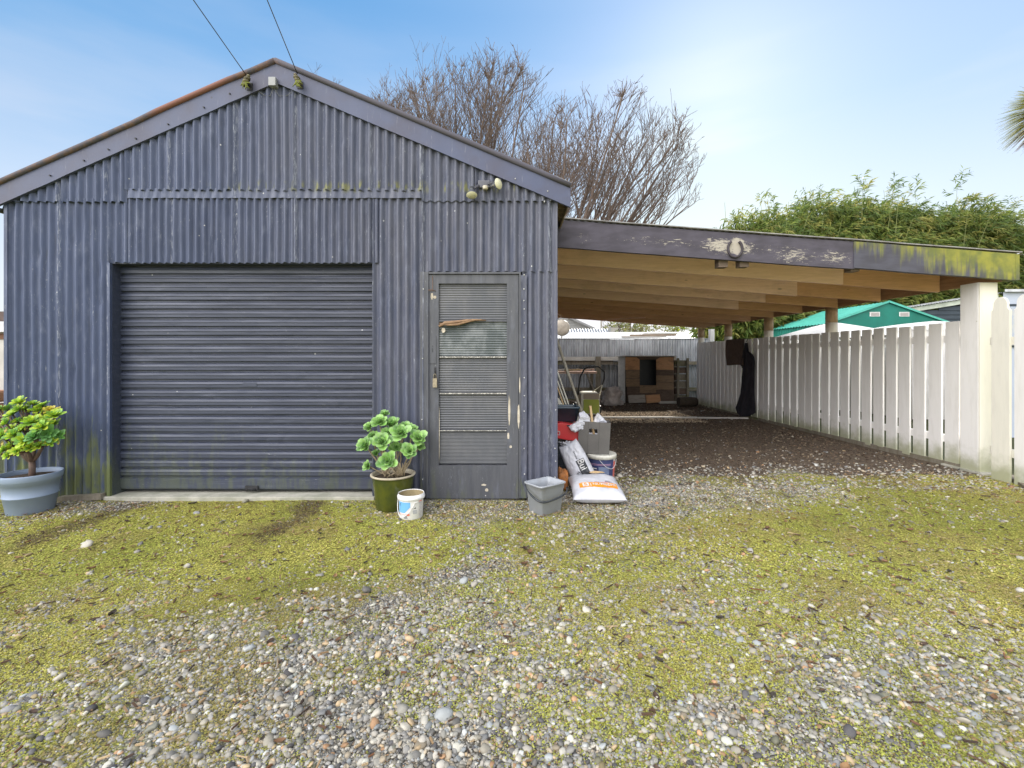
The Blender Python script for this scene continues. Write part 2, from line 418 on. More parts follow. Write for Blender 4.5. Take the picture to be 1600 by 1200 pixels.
# (px, py, moss amount) read off the lawn-and-gravel drive, in ground metres once converted
CP = [(60,800,.55),(150,815,.9),(260,815,.98),(350,800,.95),(330,850,1),(420,830,.92),(500,850,.95),(200,860,.98),(100,880,.95),(20,900,.92),(560,820,.85),
 (620,840,.75),(700,800,.35),(760,800,.25),(690,850,.62),(640,880,.62),(520,900,.8),(380,910,.8),(250,930,.62),(120,950,.62),(20,980,.6),(600,905,.5),(780,850,.62),(850,840,.62),
 (720,905,.22),(800,900,.4),(640,960,.14),(740,970,.2),(560,1000,.2),(450,970,.42),(350,1000,.35),(240,1010,.35),(120,1040,.45),(30,1070,.5),(60,1150,.45),(160,1120,.42),(260,1080,.28),
 (350,1120,.25),(300,1180,.30),(420,1180,.22),(450,1060,.22),(560,1100,.12),(660,1090,.2),(620,1180,.04),(740,1160,.02),(820,1150,.06),(700,1040,.3),(860,1090,.3),(960,1130,.5),(1040,1150,.5),
 (900,1000,.42),(840,960,.42),(1000,960,.55),(930,920,.55),(1050,900,.5),(1000,850,.45),(920,850,.55),(1100,840,.7),(1200,830,.85),(1300,820,.9),(1250,880,.75),(1400,850,.92),(1500,830,.95),
 (1350,900,.8),(1450,920,.72),(1550,890,.9),(1580,960,.75),(1500,980,.55),(1400,980,.5),(1250,960,.6),(1120,960,.6),(1150,1040,.55),(1050,1050,.5),(1250,1050,.3),(1350,1060,.3),(1450,1060,.32),
 (1560,1060,.4),(1570,1150,.5),(1480,1150,.5),(1380,1150,.12),(1280,1130,.05),(1180,1120,.35),(1120,1180,.35),(1250,1190,.25),(1450,1195,.35),(1000,1190,.35),(900,1190,.2),
 (1000,790,.12),(950,780,.08),(1050,770,.1),(1120,745,.35),(1150,780,.3),(1220,760,.3),(1300,755,.5),(1380,760,.6),(1440,780,.85),(1520,780,.8),(1580,800,.9),(1000,740,.02),(1100,715,.02),(1250,725,.08),(1350,730,.15),(1400,738,.5),
 (1000,680,0),(1200,680,0),(900,700,0),(1300,700,0),(650,790,.2),(590,795,.6),(110,792,.2),(180,790,.25),(-150,900,.9),(-300,1000,.6),(1750,900,.9),(1750,1050,.5),(-200,800,.6),(1800,800,.7)]
CPW = np.array([(*g2w(a, b), c) for a, b, c in CP])
def sm(x, a, b):
    t = np.clip((x-a)/(b-a), 0, 1); return t*t*(3-2*t)
def vnoise(x, y, f, seed=0):
    x = np.asarray(x)*f+seed*17.3; y = np.asarray(y)*f+seed*9.1
    xi = np.floor(x).astype(np.int64); yi = np.floor(y).astype(np.int64); xf = x-xi; yf = y-yi
    xf = xf*xf*(3-2*xf); yf = yf*yf*(3-2*yf)
    def h(a, b):
        n = (a*374761393+b*668265263+seed*1442695041) & 0xffffffff
        n = ((n ^ (n >> 13))*1274126177) & 0xffffffff
        return ((n ^ (n >> 16)) & 0xffff)/65535.
    return (h(xi,yi)*(1-xf)+h(xi+1,yi)*xf)*(1-yf)+(h(xi,yi+1)*(1-xf)+h(xi+1,yi+1)*xf)*yf
def fbm(x, y, f, o=4, seed=0):
    s = 0; a = .5; t = 0
    for i in range(o): s = s+a*vnoise(x, y, f*2**i, seed+i); t += a; a *= .5
    return s/t
def moss_amt(x, y):
    x = np.asarray(x, float); y = np.asarray(y, float)
    out = np.zeros(x.shape); xs = x.ravel(); ys = y.ravel(); res = np.zeros(xs.shape)
    for i in range(0, len(xs), 20000):
        dx = xs[i:i+20000, None]-CPW[:, 0]; dy = ys[i:i+20000, None]-CPW[:, 1]
        sc = .10*np.maximum(ys[i:i+20000, None], .8)
        w = 1/((dx*dx+dy*dy*1.0)/(sc*sc)+.05)**2
        res[i:i+20000] = (w*CPW[:, 2]).sum(1)/w.sum(1)
    return res.reshape(x.shape)
def tracks(x, y):      # worn brown wheel tracks running to the roller door
    d1 = np.abs(x-(-3.25+(4.0-y)*(-.12)))+.0*y; d2 = np.abs(x-(-1.75+(4.0-y)*.02))
    f = np.maximum(np.exp(-(d1/.16)**2), np.exp(-(d2/.17)**2))*sm(y, 2.5, 3.3)*(y < 4.1)
    return f*sm(fbm(x, y, 3.5, 3, 5), .25, .6)
def gz(x, y):
    return (fbm(x, y, .9, 3, 2)-.5)*.035+(fbm(x, y, 6, 3, 3)-.5)*.012*sm(y, 0, 1)+.0
def gzf(x, y): return float(gz(np.array([x]), np.array([y]))[0])
xs = np.concatenate([-np.geomspace(600, 9, 14), np.arange(-8, 8.001, .035), np.geomspace(9, 600, 14)])
ys = np.concatenate([-np.geomspace(60, 1, 6), np.arange(0, 5.4, .03), np.arange(5.4, 14.5, .08), np.geomspace(15, 900, 16)])
GX, GY = np.meshgrid(xs, ys)
near = (np.abs(GX) < 8.5) & (GY > -1) & (GY < 15)
GZ = np.where(near, gz(GX, GY), 0)
MS = moss_amt(GX, GY)
MS = np.where(GY < 15, MS, .8)
SL = sm(GY+(fbm(GX, GY, 1.5, 3, 88)-.5)*1.0, 4.5, 5.5)*(GX > .3)*(GX < 5.15)*(GY < 14)        # dark soil under the carport roof
SL = np.maximum(SL, tracks(GX, GY)*.75)
BACK = ((GY > 14.2) | (GX > 5.3) | (GX < -5.2)).astype(float)*(GY > 4)
n0, n1 = GX.shape
idx = np.arange(n0*n1).reshape(n0, n1)
Fq = np.stack([idx[:-1, :-1], idx[:-1, 1:], idx[1:, 1:], idx[1:, :-1]], -1).reshape(-1, 4)
def ground_mat():
    t = NT('gravel_moss_ground'); v = t.pos
    moss = t.attr('moss', 'Fac'); soil = t.attr('soil', 'Fac'); back = t.attr('back', 'Fac')
    # small gravel
    v2 = t.map(v, (1, 1, .2))
    cell = t.n('ShaderNodeTexVoronoi'); t.l(v2, cell.inputs['Vector']); cell.inputs['Scale'].default_value = 62
    cc = t.xyz(cell.outputs['Color'])
    g = t.mix(t.rng(cc[0], 0, 1, 0, 1, False), (.16,.155,.14), (.46,.44,.40))
    g = t.mix(t.rng(cc[1], .75, .9), g, (.34,.25,.17))
    edge = t.vor(v2, 62, 'DISTANCE_TO_EDGE')
    g = t.mix(t.rng(edge, .16, .02, 0, .85), g, (.055,.048,.036))
    g = t.mix(t.rng(t.noise(v, 9, 5, .7), .48, .66, 0, .6), g, (.13,.11,.075))
    # soil
    s_ = t.mix(t.rng(t.noise(v, 26, 6, .75), .35, .62), (.062,.046,.034), (.165,.125,.09))
    s_ = t.mix(t.rng(t.noise(t.map(v, (1,3,1)), 45, 4, .7), .58, .68, 0, .8), s_, (.30,.25,.20))
    # moss
    m_ = t.mix(t.rng(t.noise(v, 4.5, 5, .65), .35, .62), (.50,.45,.10), (.39,.40,.085))
    m_ = t.mix(t.rng(t.noise(v, 60, 5, .75), .38, .62), m_, (.17,.18,.045))
    m_ = t.mix(t.rng(t.noise(v, 1.7, 4, .7), .5, .7, 0, .45), m_, (.38,.30,.11))
    nm = t.math('ADD', t.math('MULTIPLY', t.noise(v, 7, 6, .72), .62), t.math('MULTIPLY', t.noise(v, 34, 4, .7), .38))
    mf = t.rng(t.math('ADD', nm, t.math('MULTIPLY', moss, .42)), .60, .72)
    k = t.mix(mf, g, m_)
    sf = t.rng(t.math('ADD', t.noise(v, 5, 6, .7), t.math('MULTIPLY', soil, .85)), .72, .98)
    k = t.mix(sf, k, s_)
    grass = t.mix(t.noise(v, 15, 4), (.05,.065,.025), (.10,.10,.05))
    k = t.mix(back, k, grass)
    h = t.math('ADD', t.math('MULTIPLY', t.rng(edge, 0, .25), .5), t.math('MULTIPLY', t.noise(v, 50, 6, .75), .9))
    t.bump(h, .8, .012)
    return t.done(k, .95, 0, .25)
ground = np_mesh('ground', np.stack([GX.ravel(), GY.ravel(), GZ.ravel()], 1), Fq, ground_mat(), True,
                 attrs={'moss': MS.ravel(), 'soil': SL.ravel(), 'back': BACK.ravel()})
tag(ground, 'mossy gravel drive running into dark soil under the carport', 'ground', kind='structure')

# pebbles
def ico(sub):
    import bmesh
    bm = bmesh.new(); bmesh.ops.create_icosphere(bm, subdivisions=sub, radius=1)
    v = np.array([x.co[:] for x in bm.verts]); f = np.array([[q.index for q in p.verts] for p in bm.faces]); bm.free()
    return v, f
PAL = np.array([(.36,.35,.33),(.30,.30,.30),(.24,.25,.27),(.44,.43,.40),(.52,.51,.47),(.17,.17,.17),(.33,.29,.23),(.42,.33,.22),(.30,.33,.36),(.38,.38,.36),(.27,.26,.23),(.62,.60,.56),(.40,.25,.15),(.09,.09,.10)])
PW = np.array([12,12,9,7,4,7,9,6,5,10,10,.5,3,5.]); PW /= PW.sum()
def stones(n, ymin, ymax, sub, size, keep, xlim=1.22, seed=1, sigma=.33):
    r = np.random.default_rng(seed)
    # uniform on the visible wedge
    y = np.sqrt(r.uniform(ymin**2, ymax**2, n)); x = r.uniform(-1, 1, n)*(y*xlim+.1)
    k = r.uniform(0, 1, n) < keep(x, y); x = x[k]; y = y[k]; n = len(x)
    a = size*np.exp(r.normal(0, sigma, n)); a = np.clip(a, size*.4, size*3.0)
    b = a*r.uniform(.62, .95, n); c = a*r.uniform(.35, .65, n)
    th = r.uniform(0, 2*np.pi, n); tx = r.normal(0, .28, n); ty = r.normal(0, .28, n)
    v, f = ico(sub); nv = len(v)
    jit = 1+r.normal(0, .09, (n, nv, 1)) if sub > 1 else 1+r.normal(0, .10, (n, nv, 1))
    V = v[None]*jit*np.stack([a, b, c], 1)[:, None, :]
    z_ = V[..., 2]+V[..., 0]*tx[:, None]+V[..., 1]*ty[:, None]
    ct, st = np.cos(th)[:, None], np.sin(th)[:, None]
    X = V[..., 0]*ct-V[..., 1]*st+x[:, None]; Y = V[..., 0]*st+V[..., 1]*ct+y[:, None]
    m = moss_amt(x, y)
    z0 = gz(x, y)+c*(.35+.45*r.uniform(0, 1, n))-m*.004
    Z = z_+z0[:, None]
    pc = PAL[r.choice(len(PAL), n, p=PW)]*r.uniform(.62, 1.34, (n, 1))*np.array([1.06, 1.0, .90])
    gl = (r.uniform(0, 1, n) < m*.35)[:, None]; pc = np.where(gl, pc*.6+np.array([.10,.10,.03])*.5, pc)
    pc = np.minimum(pc, .56); C = np.repeat(pc, nv, 0)
    Fa = (f[None]+(np.arange(n)*nv)[:, None, None]).reshape(-1, 3)
    return np.stack([X, Y, Z], -1).reshape(-1, 3), Fa, C
def in_ground(x, y): return ((y < 4.03) | (x > .42)) & (x < 5.12)
def patch(x, y, f=5, s=9): return fbm(x, y, f, 4, s)
kA = lambda x, y: np.clip(1.0-moss_amt(x, y)*1.3+(patch(x, y)-.5)*2.0, .06, 1)*in_ground(x, y)
kB = lambda x, y: np.clip(1.02-moss_amt(x, y)*1.12+(patch(x, y)-.5)*1.6, .06, 1)*in_ground(x, y)*(1-tracks(x, y)*.6)
PEB = vcol('pebble_stone', .62, .35, bump=.3, bscale=70)
packs = [stones(46000, 1.15, 2.4, 2, .0079, kA, seed=1), stones(95000, 2.4, 4.5, 1, .0076, kB, seed=2),
         stones(22000, 4.4, 6.2, 1, .012, lambda x, y: in_ground(x, y)*(x > .3)*np.clip(1.1-(y-4.4)/1.1, 0.05, 1), seed=3),
         stones(9000, 6.0, 12.5, 1, .014, lambda x, y: in_ground(x, y)*(x > .3)*.14, seed=4),
         stones(60000, 1.15, 2.6, 1, .0042, lambda x, y: in_ground(x, y)*.9, seed=6), stones(260, 1.2, 4.6, 2, .018, lambda x, y: in_ground(x, y)*1., seed=5, sigma=.25)]
o_ = 0; VV = []; FF = []; CC = []
for v_, f_, c_ in packs: VV.append(v_); FF.append(f_+o_); CC.append(c_); o_ += len(v_)
peb = np_mesh('gravel', np.concatenate(VV), np.concatenate(FF), PEB, True, np.concatenate(CC))
tag(peb, 'loose rounded grey and brown river pebbles spread over the drive', 'gravel', kind='stuff')
del VV, FF, CC, packs
# moss sprigs
def moss_sprigs(n, ymin, ymax, s, seed):
    r = np.random.default_rng(seed)
    y = np.sqrt(r.uniform(ymin**2, ymax**2, n)); x = r.uniform(-1, 1, n)*(y*1.2+.1)
    m = moss_amt(x, y); pr = np.clip((m*1.0+(fbm(x, y, 6, 4, 21)-.5)*2.0)+.16, .0, 1)
    k = (r.uniform(0, 1, n) < pr) & in_ground(x, y); x, y, m = x[k], y[k], m[k]; n = len(x)
    z = gz(x, y)+r.uniform(.000, .0085, n)
    sz = s*r.uniform(.5, 1.5, n); th = r.uniform(0, 2*np.pi, n); ti = r.uniform(-.5, .5, (n, 2))
    q = np.array([(-1,-.45),(1,-.6),(.7,.6),(-.8,.5)])
    X = q[None, :, 0]*sz[:, None]; Y = q[None, :, 1]*sz[:, None]
    Zl = X*ti[:, :1]+Y*ti[:, 1:]
    ct, st = np.cos(th)[:, None], np.sin(th)[:, None]
    V = np.stack([X*ct-Y*st+x[:, None], X*st+Y*ct+y[:, None], Zl+z[:, None]], -1).reshape(-1, 3)
    t = fbm(x, y, 1.3, 3, 31)[:, None]; u = r.uniform(.78, 1.2, (n, 1))
    g_ = sm(fbm(x, y, .8, 3, 33), .35, .65)[:, None]; c = (np.array([.37,.42,.075])*(1-t)+np.array([.56,.49,.14])*t)*u*(.82+.3*g_)
    dk = (r.uniform(0, 1, n) < .16)[:, None]; c = np.where(dk, np.array([.26,.18,.08])*u, c)
    br = (sm(fbm(x, y, 2.2, 4, 57), .54, .68)*.6)[:, None]; c = c*(1-br)+np.array([.40,.31,.13])*br*u
    tr = tracks(x, y)[:, None]; c = c*(1-tr*.6)+np.array([.13,.09,.04])*tr*.6
    return V, np.arange(n*4).reshape(n, 4), np.repeat(c, 4, 0)
a = moss_sprigs(420000, 1.15, 2.6, .0028, 41); b = moss_sprigs(430000, 2.6, 4.9, .0042, 42)
ms = np_mesh('moss', np.concatenate([a[0], b[0]]), np.concatenate([a[1], b[1]+len(a[0])]), vcol('moss_leaf', .8, .2, transl=.25), False, np.concatenate([a[2], b[2]]))
tag(ms, 'yellow-green creeping moss growing between the pebbles', 'moss', kind='stuff')
# wood chips, bark and dead leaves
r = np.random.default_rng(77); VV = []; FF = []; CC = []; o_ = 0
N = 2300
yy = np.sqrt(r.uniform(1.2**2, 5.0**2, N)); xx = r.uniform(-1, 1, N)*(yy*1.2)
for x, y in zip(xx, yy):
    if not (y < 4.0 or x > .45) or x > 5.0: continue
    l = r.uniform(.006, .028)*(1.3 if r.random() < .15 else .8); w = r.uniform(.0015, .0045); h = r.uniform(.001, .003); th = r.uniform(0, math.pi)
    bx = np.array([(sx*l, sy*w, sz*h) for sz in (-1, 1) for sx, sy in ((-1,-.6),(1,-1),(.9,.7),(-1,1))])
    bx[:, 2] += bx[:, 0]*r.normal(0, .15)
    c, s = math.cos(th), math.sin(th)
    v = np.stack([bx[:, 0]*c-bx[:, 1]*s+x, bx[:, 0]*s+bx[:, 1]*c+y, bx[:, 2]+gzf(x, y)+.012+h], 1)
    f = np.array([(0,3,2,1),(4,5,6,7),(0,1,5,4),(1,2,6,5),(2,3,7,6),(3,0,4,7)])
    cc = np.array([(.30,.20,.11),(.12,.075,.05),(.46,.34,.2),(.19,.09,.045),(.07,.05,.04)][r.choice(5, p=[.25,.32,.13,.12,.18])])*r.uniform(.7, 1.1)
    VV.append(v); FF.append(f+o_); CC.append(np.repeat(cc[None], 8, 0)); o_ += 8
chips = np_mesh('bark_litter', np.concatenate(VV), np.concatenate(FF), vcol('bark_chip', .9, .15), False, np.concatenate(CC))
tag(chips, 'brown bark chips and twigs scattered over the gravel', 'litter', kind='stuff')
# curled dead leaves and dark clods
VV = []; FF = []; CC = []; o_ = 0
for k in range(330):
    y = math.sqrt(r.uniform(1.3**2, 4.6**2)); x = r.uniform(-1, 1)*y*1.15
    if not (y < 3.98 or x > .5) or x > 4.9: continue
    s = r.uniform(.008, .022)*(1.5 if k % 9 == 0 else 1); th = r.uniform(0, 6.28); n = 5; v = []
    for i in range(n):
        for j in range(n):
            a = (i/(n-1)-.5)*2; b = (j/(n-1)-.5)*2; wd = (1-a*a*.85)*.55
            px_, py_ = a*s, b*s*wd; pz_ = s*(.25*abs(b)**1.5+.15*a*a)+r.uniform(0, .12)*s
            v.append((px_*math.cos(th)-py_*math.sin(th)+x, px_*math.sin(th)+py_*math.cos(th)+y, gzf(x, y)+.008+pz_))
    f = np.array([(i*n+j, (i+1)*n+j, (i+1)*n+j+1, i*n+j+1) for i in range(n-1) for j in range(n-1)])
    cc = np.array([(.16,.09,.05),(.09,.06,.045),(.27,.16,.08),(.06,.05,.04)][r.choice(4, p=[.33,.30,.15,.22])])*r.uniform(.8, 1.2)
    VV.append(np.array(v)); FF.append(f+o_); CC.append(np.repeat(cc[None], n*n, 0)); o_ += n*n
dl_ = np_mesh('dead_leaf_litter', np.concatenate(VV), np.concatenate(FF), vcol('dead_leaf', .85, .2), True, np.concatenate(CC))
tag(dl_, 'curled brown dead leaves scattered over moss and gravel', 'leaves', kind='stuff')
# mulch crumbs under the carport
VV = []; FF = []; CC = []; o_ = 0
N = 15000
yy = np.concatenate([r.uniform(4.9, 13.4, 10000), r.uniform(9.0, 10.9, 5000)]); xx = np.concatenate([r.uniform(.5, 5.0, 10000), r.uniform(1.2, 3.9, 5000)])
kp_ = r.uniform(4.55, 5.9, len(yy)) < yy+(fbm(xx, yy, 1.5, 3, 88)-.5)*1.2; xx = xx[kp_]; yy = yy[kp_]
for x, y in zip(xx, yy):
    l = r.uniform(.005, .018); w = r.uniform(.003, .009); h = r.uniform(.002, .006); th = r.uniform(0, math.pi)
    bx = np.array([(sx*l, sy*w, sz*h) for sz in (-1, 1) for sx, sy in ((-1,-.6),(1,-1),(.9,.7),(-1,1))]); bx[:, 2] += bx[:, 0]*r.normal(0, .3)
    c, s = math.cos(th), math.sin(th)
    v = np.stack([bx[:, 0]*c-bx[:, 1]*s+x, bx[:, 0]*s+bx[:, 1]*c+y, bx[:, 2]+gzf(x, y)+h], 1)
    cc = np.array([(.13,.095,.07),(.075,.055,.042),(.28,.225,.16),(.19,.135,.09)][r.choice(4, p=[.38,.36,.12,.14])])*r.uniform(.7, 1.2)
    if 9.0 < y < 10.9 and 1.2 < x < 3.9 and r.random() < .72: cc = np.array([.62,.50,.36])*r.uniform(.6, 1.15)  # pale chip colour paints in the sunlit strip on the floor
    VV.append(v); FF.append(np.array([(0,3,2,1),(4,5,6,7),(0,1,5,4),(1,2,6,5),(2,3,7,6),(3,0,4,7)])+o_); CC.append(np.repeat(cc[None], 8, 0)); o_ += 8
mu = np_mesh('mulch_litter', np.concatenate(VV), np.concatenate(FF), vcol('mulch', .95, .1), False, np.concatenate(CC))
tag(mu, 'dark brown mulch and bark covering the soil under the carport, with a sunlit strip painted in as paler chips', 'mulch', kind='stuff')

# ================================================================== GARAGE
shed = empty('garage', (-2.02, FY, 0), 'slate-blue corrugated iron garage with gable front, roller door and side door', 'garage')
XL, XR = fx(12), fx(870); XA = fx(435)
def roofz(x):                                  # line of the top of the bargeboard
    if x < XA: return 3.927-(XA-x)*.4414
    return 3.927-(x-XA)*.4223
def facez(x): return roofz(x)-.17
SHN = [0]
def sheet(x0, x1, z0, ztop, yo=0, pitch=.0755, amp=.0115, ph=0, wob=.004, parent=shed, name='wall_sheet', mat=None, y_base=FY, dents=True, rag=.003):
    """one corrugated sheet standing in the plane y = y_base"""
    SHN[0] += 1; sd = SHN[0]*3.7
    mb = MB(); n = max(8, int((x1-x0)/pitch*10)); zt = ztop if callable(ztop) else (lambda x: ztop)
    H = max(zt(x0), zt(x1), zt((x0+x1)/2))-z0; nv = max(3, int(H/.06))
    def fn(u, v):
        x = x0+(x1-x0)*u; zz = z0+(zt(x)-z0)*v
        c = math.cos(2*math.pi*(x-x0+ph)/pitch)
        y = y_base-yo-amp*(c*1.15-c*c*.18*(1 if c < 0 else -1)*0)
        if dents:
            q = mnoise.noise(Vector((x*3+sd, zz*2.2, sd))); y += wob*q
            q2 = mnoise.noise(Vector((x*11, zz*9, sd+5)))
            if q2 > .42: y += (q2-.42)*.03
        xo = .004*mnoise.noise(Vector((x*2, zz*1.5, sd+9)))
        zz += rag*(1-v)*mnoise.noise(Vector((x*9, 0, sd)))*1.6+(rag*(1-v))*c
        return Vector((x+xo, y, zz))
    mb.grid(fn, n, nv)
    return mb.build(name, mat or PAINT, parent)
def split(x0, x1, z0, zt, yo, n, pitch=.0755, **k):
    for i in range(n):
        a = x0+(x1-x0)*i/n; b = x0+(x1-x0)*(i+1)/n
        sheet(a-(0.012 if i else 0), b+.012*(i < n-1), z0, zt, yo+(.003 if i % 2 else 0), pitch, ph=random.uniform(-.01, .01), **k)
OX0, OX1, OZ = fx(172), fx(583), fz(411)         # roller opening
DX0, DX1, DZ = fx(670), fx(811), fz(425)         # side door opening
z31, z30 = fz(316), fz(299)
split(XL, fx(96), .03, z31+.03, 0, 1); sheet(fx(96)-.01, OX0, .02, z31+.03, .003)
sheet(OX0-.01, fx(205), OZ+.002, z31+.03, .001)
split(fx(203), fx(592), OZ, z30+.02, .006, 3, pitch=.0665)
sheet(OX1, fx(662), .02, z30+.02, .003)
sheet(fx(658), DX0+.004, .02, DZ+.1, .002, pitch=.06, amp=.004)
sheet(fx(660), XR, DZ, z31+.03, .007)
sheet(DX1+.03, XR, .02, DZ+.02, .002)
# gable sheets, lapped over the ones below
sheet(XL, fx(103), z31, lambda x: facez(x), .017); sheet(fx(103)-.01, fx(200), z31-.004, lambda x: facez(x), .020)
for i, (a, b) in enumerate(((200, 270), (268, 370), (368, 462), (460, 568), (566, 662))):
    sheet(fx(a), fx(b), z30+random.uniform(-.006, .006), lambda x: facez(x), .024+(.004 if i % 2 else 0), rag=.006)
sheet(fx(660), fx(745), z31, lambda x: facez(x), .020); sheet(fx(743), XR, z31+.003, lambda x: facez(x), .018)
# crinkled flashing between the two rows
mb = MB()
def fl(u, v):
    x = fx(202)+(fx(663)-fx(202))*u
    return Vector((x, FY-.019-.004*math.cos(2*math.pi*x/.0755)-.003*mnoise.noise(Vector((x*7, v*3, 2)))-.004*(1-v), z30+.02-.088*(1-v)+.004*mnoise.noise(Vector((x*6, 0, 4)))))
mb.grid(fl, 400, 3); mb.build('flashing', PAINT, shed)
# jambs, reveal, corner trims
mb = MB()
mb.box((OX0-.004, FY+.012, .03), (OX0+.012, FY+.16, OZ+.01)); mb.box((OX1-.012, FY+.012, .03), (OX1+.004, FY+.16, OZ+.01))
mb.box((OX0+.012, FY+.012, OZ-.004), (OX1-.012, FY+.16, OZ+.014)); mb.build('door_jamb', PAINT_ROLL, shed)
for a_, b_ in (((fx(169), FY-.014, .02), (fx(173.5), FY+.011, OZ)), ((XL-.018, FY-.016, .03), (XL+.014, FY+.03, z31)), ((XR-.012, FY-.014, .02), (XR+.006, FY+.08, z31+.02))):
    mb = MB(); mb.box(a_, b_); mb.build('corner_flashing', PAINT, shed)
# roller door
ry = FY+.105; zb, zt_ = fz(772)+.012, OZ+.05
mb = MB(); pitch = 14.05/174.3; prof = []
z = zb+.13
prof += [(zb, 0), (zb+.012, -.012), (zb+.10, -.012), (zb+.108, .006), (zb+.112, .010)]
while z < zt_:
    prof += [(z-.018, .013), (z-.004, .013), (z-.001, -.006), (z+.002, -.009), (z+.028, -.0095), (z+.033, -.015), (z+.052, -.008), (z+.058, .004), (z+.0605, .013)]
    z += pitch
nx = 60; vs = []; fs = []
for (zz, yo) in prof:
    for i in range(nx+1):
        x = OX0+.012+(OX1-OX0-.024)*i/nx
        w = .006*mnoise.noise(Vector((x*1.3, zz*1.8, 3)))+.0035*max(0, mnoise.noise(Vector((x*7, zz*9, 8)))-.3)*3
        vs.append(Vector((x, ry+yo+w, zz+.003*mnoise.noise(Vector((x*.8, zz, 5))))))
for j in range(len(prof)-1):
    for i in range(nx): fs.append((j*(nx+1)+i, j*(nx+1)+i+1, (j+1)*(nx+1)+i+1, (j+1)*(nx+1)+i))
mb.add(vs, fs, 0, False); rd = mb.build('roller_door', PAINT_ROLL, shed)
mb = MB(); mb.box((fx(375), ry-.030, fz(769)), (fx(395), ry-.016, fz(763))); mb.tube([(fx(377), ry-.02, fz(770)), (fx(380), ry-.045, fz(767)), (fx(390), ry-.045, fz(767)), (fx(393), ry-.02, fz(770))], .005, 6)
h_ = mb.build('door_pull', DARKIRON, rd)
mb = MB(); mb.box((fx(370), ry-.015, fz(605)), (fx(392), ry-.009, fz(598.5))); mb.build('lock_plate', PAINT_ROLL, rd, bevel=.001)
mb = MB(); mb.box((OX0-.04, FY-.03, -.03), (OX1+.02, FY+.35, fz(777)+.012)); mb.build('door_sill', CONC, shed, bevel=.008)
# dark interior behind, side and back walls
mb = MB(); LB = 12.3
mb.box((XL-.0, FY+.03, 0), (XL+.01, LB, roofz(XL)-.14)); mb.box((XR-.014, FY+.09, 0), (XR-.004, LB, roofz(XR)-.14))
mb.prism([Vector((XL, LB, 0)), Vector((XR, LB, 0)), Vector((XR, LB, roofz(XR)-.14)), Vector((XA, LB, roofz(XA)-.14)), Vector((XL, LB, roofz(XL)-.14))], (0, .02, 0))
mb.build('side_wall', PAINT, shed)
mb = MB(); mb.box((XL+.02, FY+.17, -.02), (XR-.03, FY+.19, 2.6)); mb.build('inner_lining', BLACKP, shed)
# roof
exL, exR = fx(0)+.0, fx(891)
for nm, x0, x1 in (('roof_sheet', exL, XA), ('roof_sheet', XA, exR)):
    mb = MB()
    def fn(u, v, x0=x0, x1=x1):
        x = x0+(x1-x0)*v; y = FY-.035+(LB+.1-FY)*u
        return Vector((x, y, roofz(x)-.03+.008*math.cos(2*math.pi*y/.076)))
    mb.grid(fn, 500, 3); mb.build(nm, GALV, shed)
# bargeboards with rolled cap
for (xa, xb) in ((exL+.02, XA), (XA, exR-.004)):
    mb = MB(); n = 24; vs = []
    for i in range(n+1):
        x = xa+(xb-xa)*i/n; zt = roofz(x)-.03; w = .185+.006*mnoise.noise(Vector((x*2, 1, 1)))
        yy_ = FY-.052-.004*mnoise.noise(Vector((x*3, 4, 4)))
        vs += [(x, yy_, zt), (x, yy_+.006*mnoise.noise(Vector((x*5, 2, 2))), zt-w), (x, FY-.025, zt-w), (x, FY-.025, zt)]
    fs = [(4*i+k, 4*i+4+k, 4*i+4+(k+1)%4, 4*i+(k+1)%4) for i in range(n) for k in range(4)]+[(0,1,2,3), (4*n+3, 4*n+2, 4*n+1, 4*n)]
    mb.add(vs, fs, 0, False); mb.build('bargeboard', FASC, shed, recalc=True)
    mb = MB(); pts = []
    for i in range(13):
        x = xa-.02*(xa < XA)+(xb+.004*(xb > 0)-xa+.02*(xa < XA))*i/12; b_ = .012 if (xa < XA and -3.15 < x < -2.5) else 0
        pts.append((x, FY-.055, roofz(x)-.022+b_))
    mb.tube(pts, .024, 10); mb.build('roof_cap', CAP, shed)
# soffit seen past the right edge, gutter and downpipe at the left
mb = MB()
mb.add([(XR, FY-.02, roofz(XR)-.10), (exR, FY-.02, roofz(exR)-.075), (exR, LB, roofz(exR)-.075), (XR, LB, roofz(XR)-.10)], [(0,1,2,3)])
for i in range(60):
    y = FY+.02+i*.13; mb.box((XR+.002, y, roofz(exR)-.115), (exR-.005, y+.018, roofz(exR)-.078))
mb.box((exR-.012, FY-.02, roofz(exR)-.155), (exR, LB, roofz(exR)-.06)); mb.build('soffit', SOFFIT, shed)
mb = MB(); gx_ = XL-.085
mb.grid(lambda u, v: Vector((gx_+.055*math.cos(math.pi*(1+u)), FY-.01+8*v, 2.64+.06*math.sin(math.pi*(1+u)))), 10, 2)
mb.tube([(XL-.03, FY+.11, 2.60), (XL-.025, FY+.12, 2.5), (XL-.022, FY+.10, .9), (XL-.022, FY+.10, .06)], .026, 12)
mb.build('downpipe', simple('mossy_pipe', (.10,.115,.10), (.06,.065,.06), 4), shed)
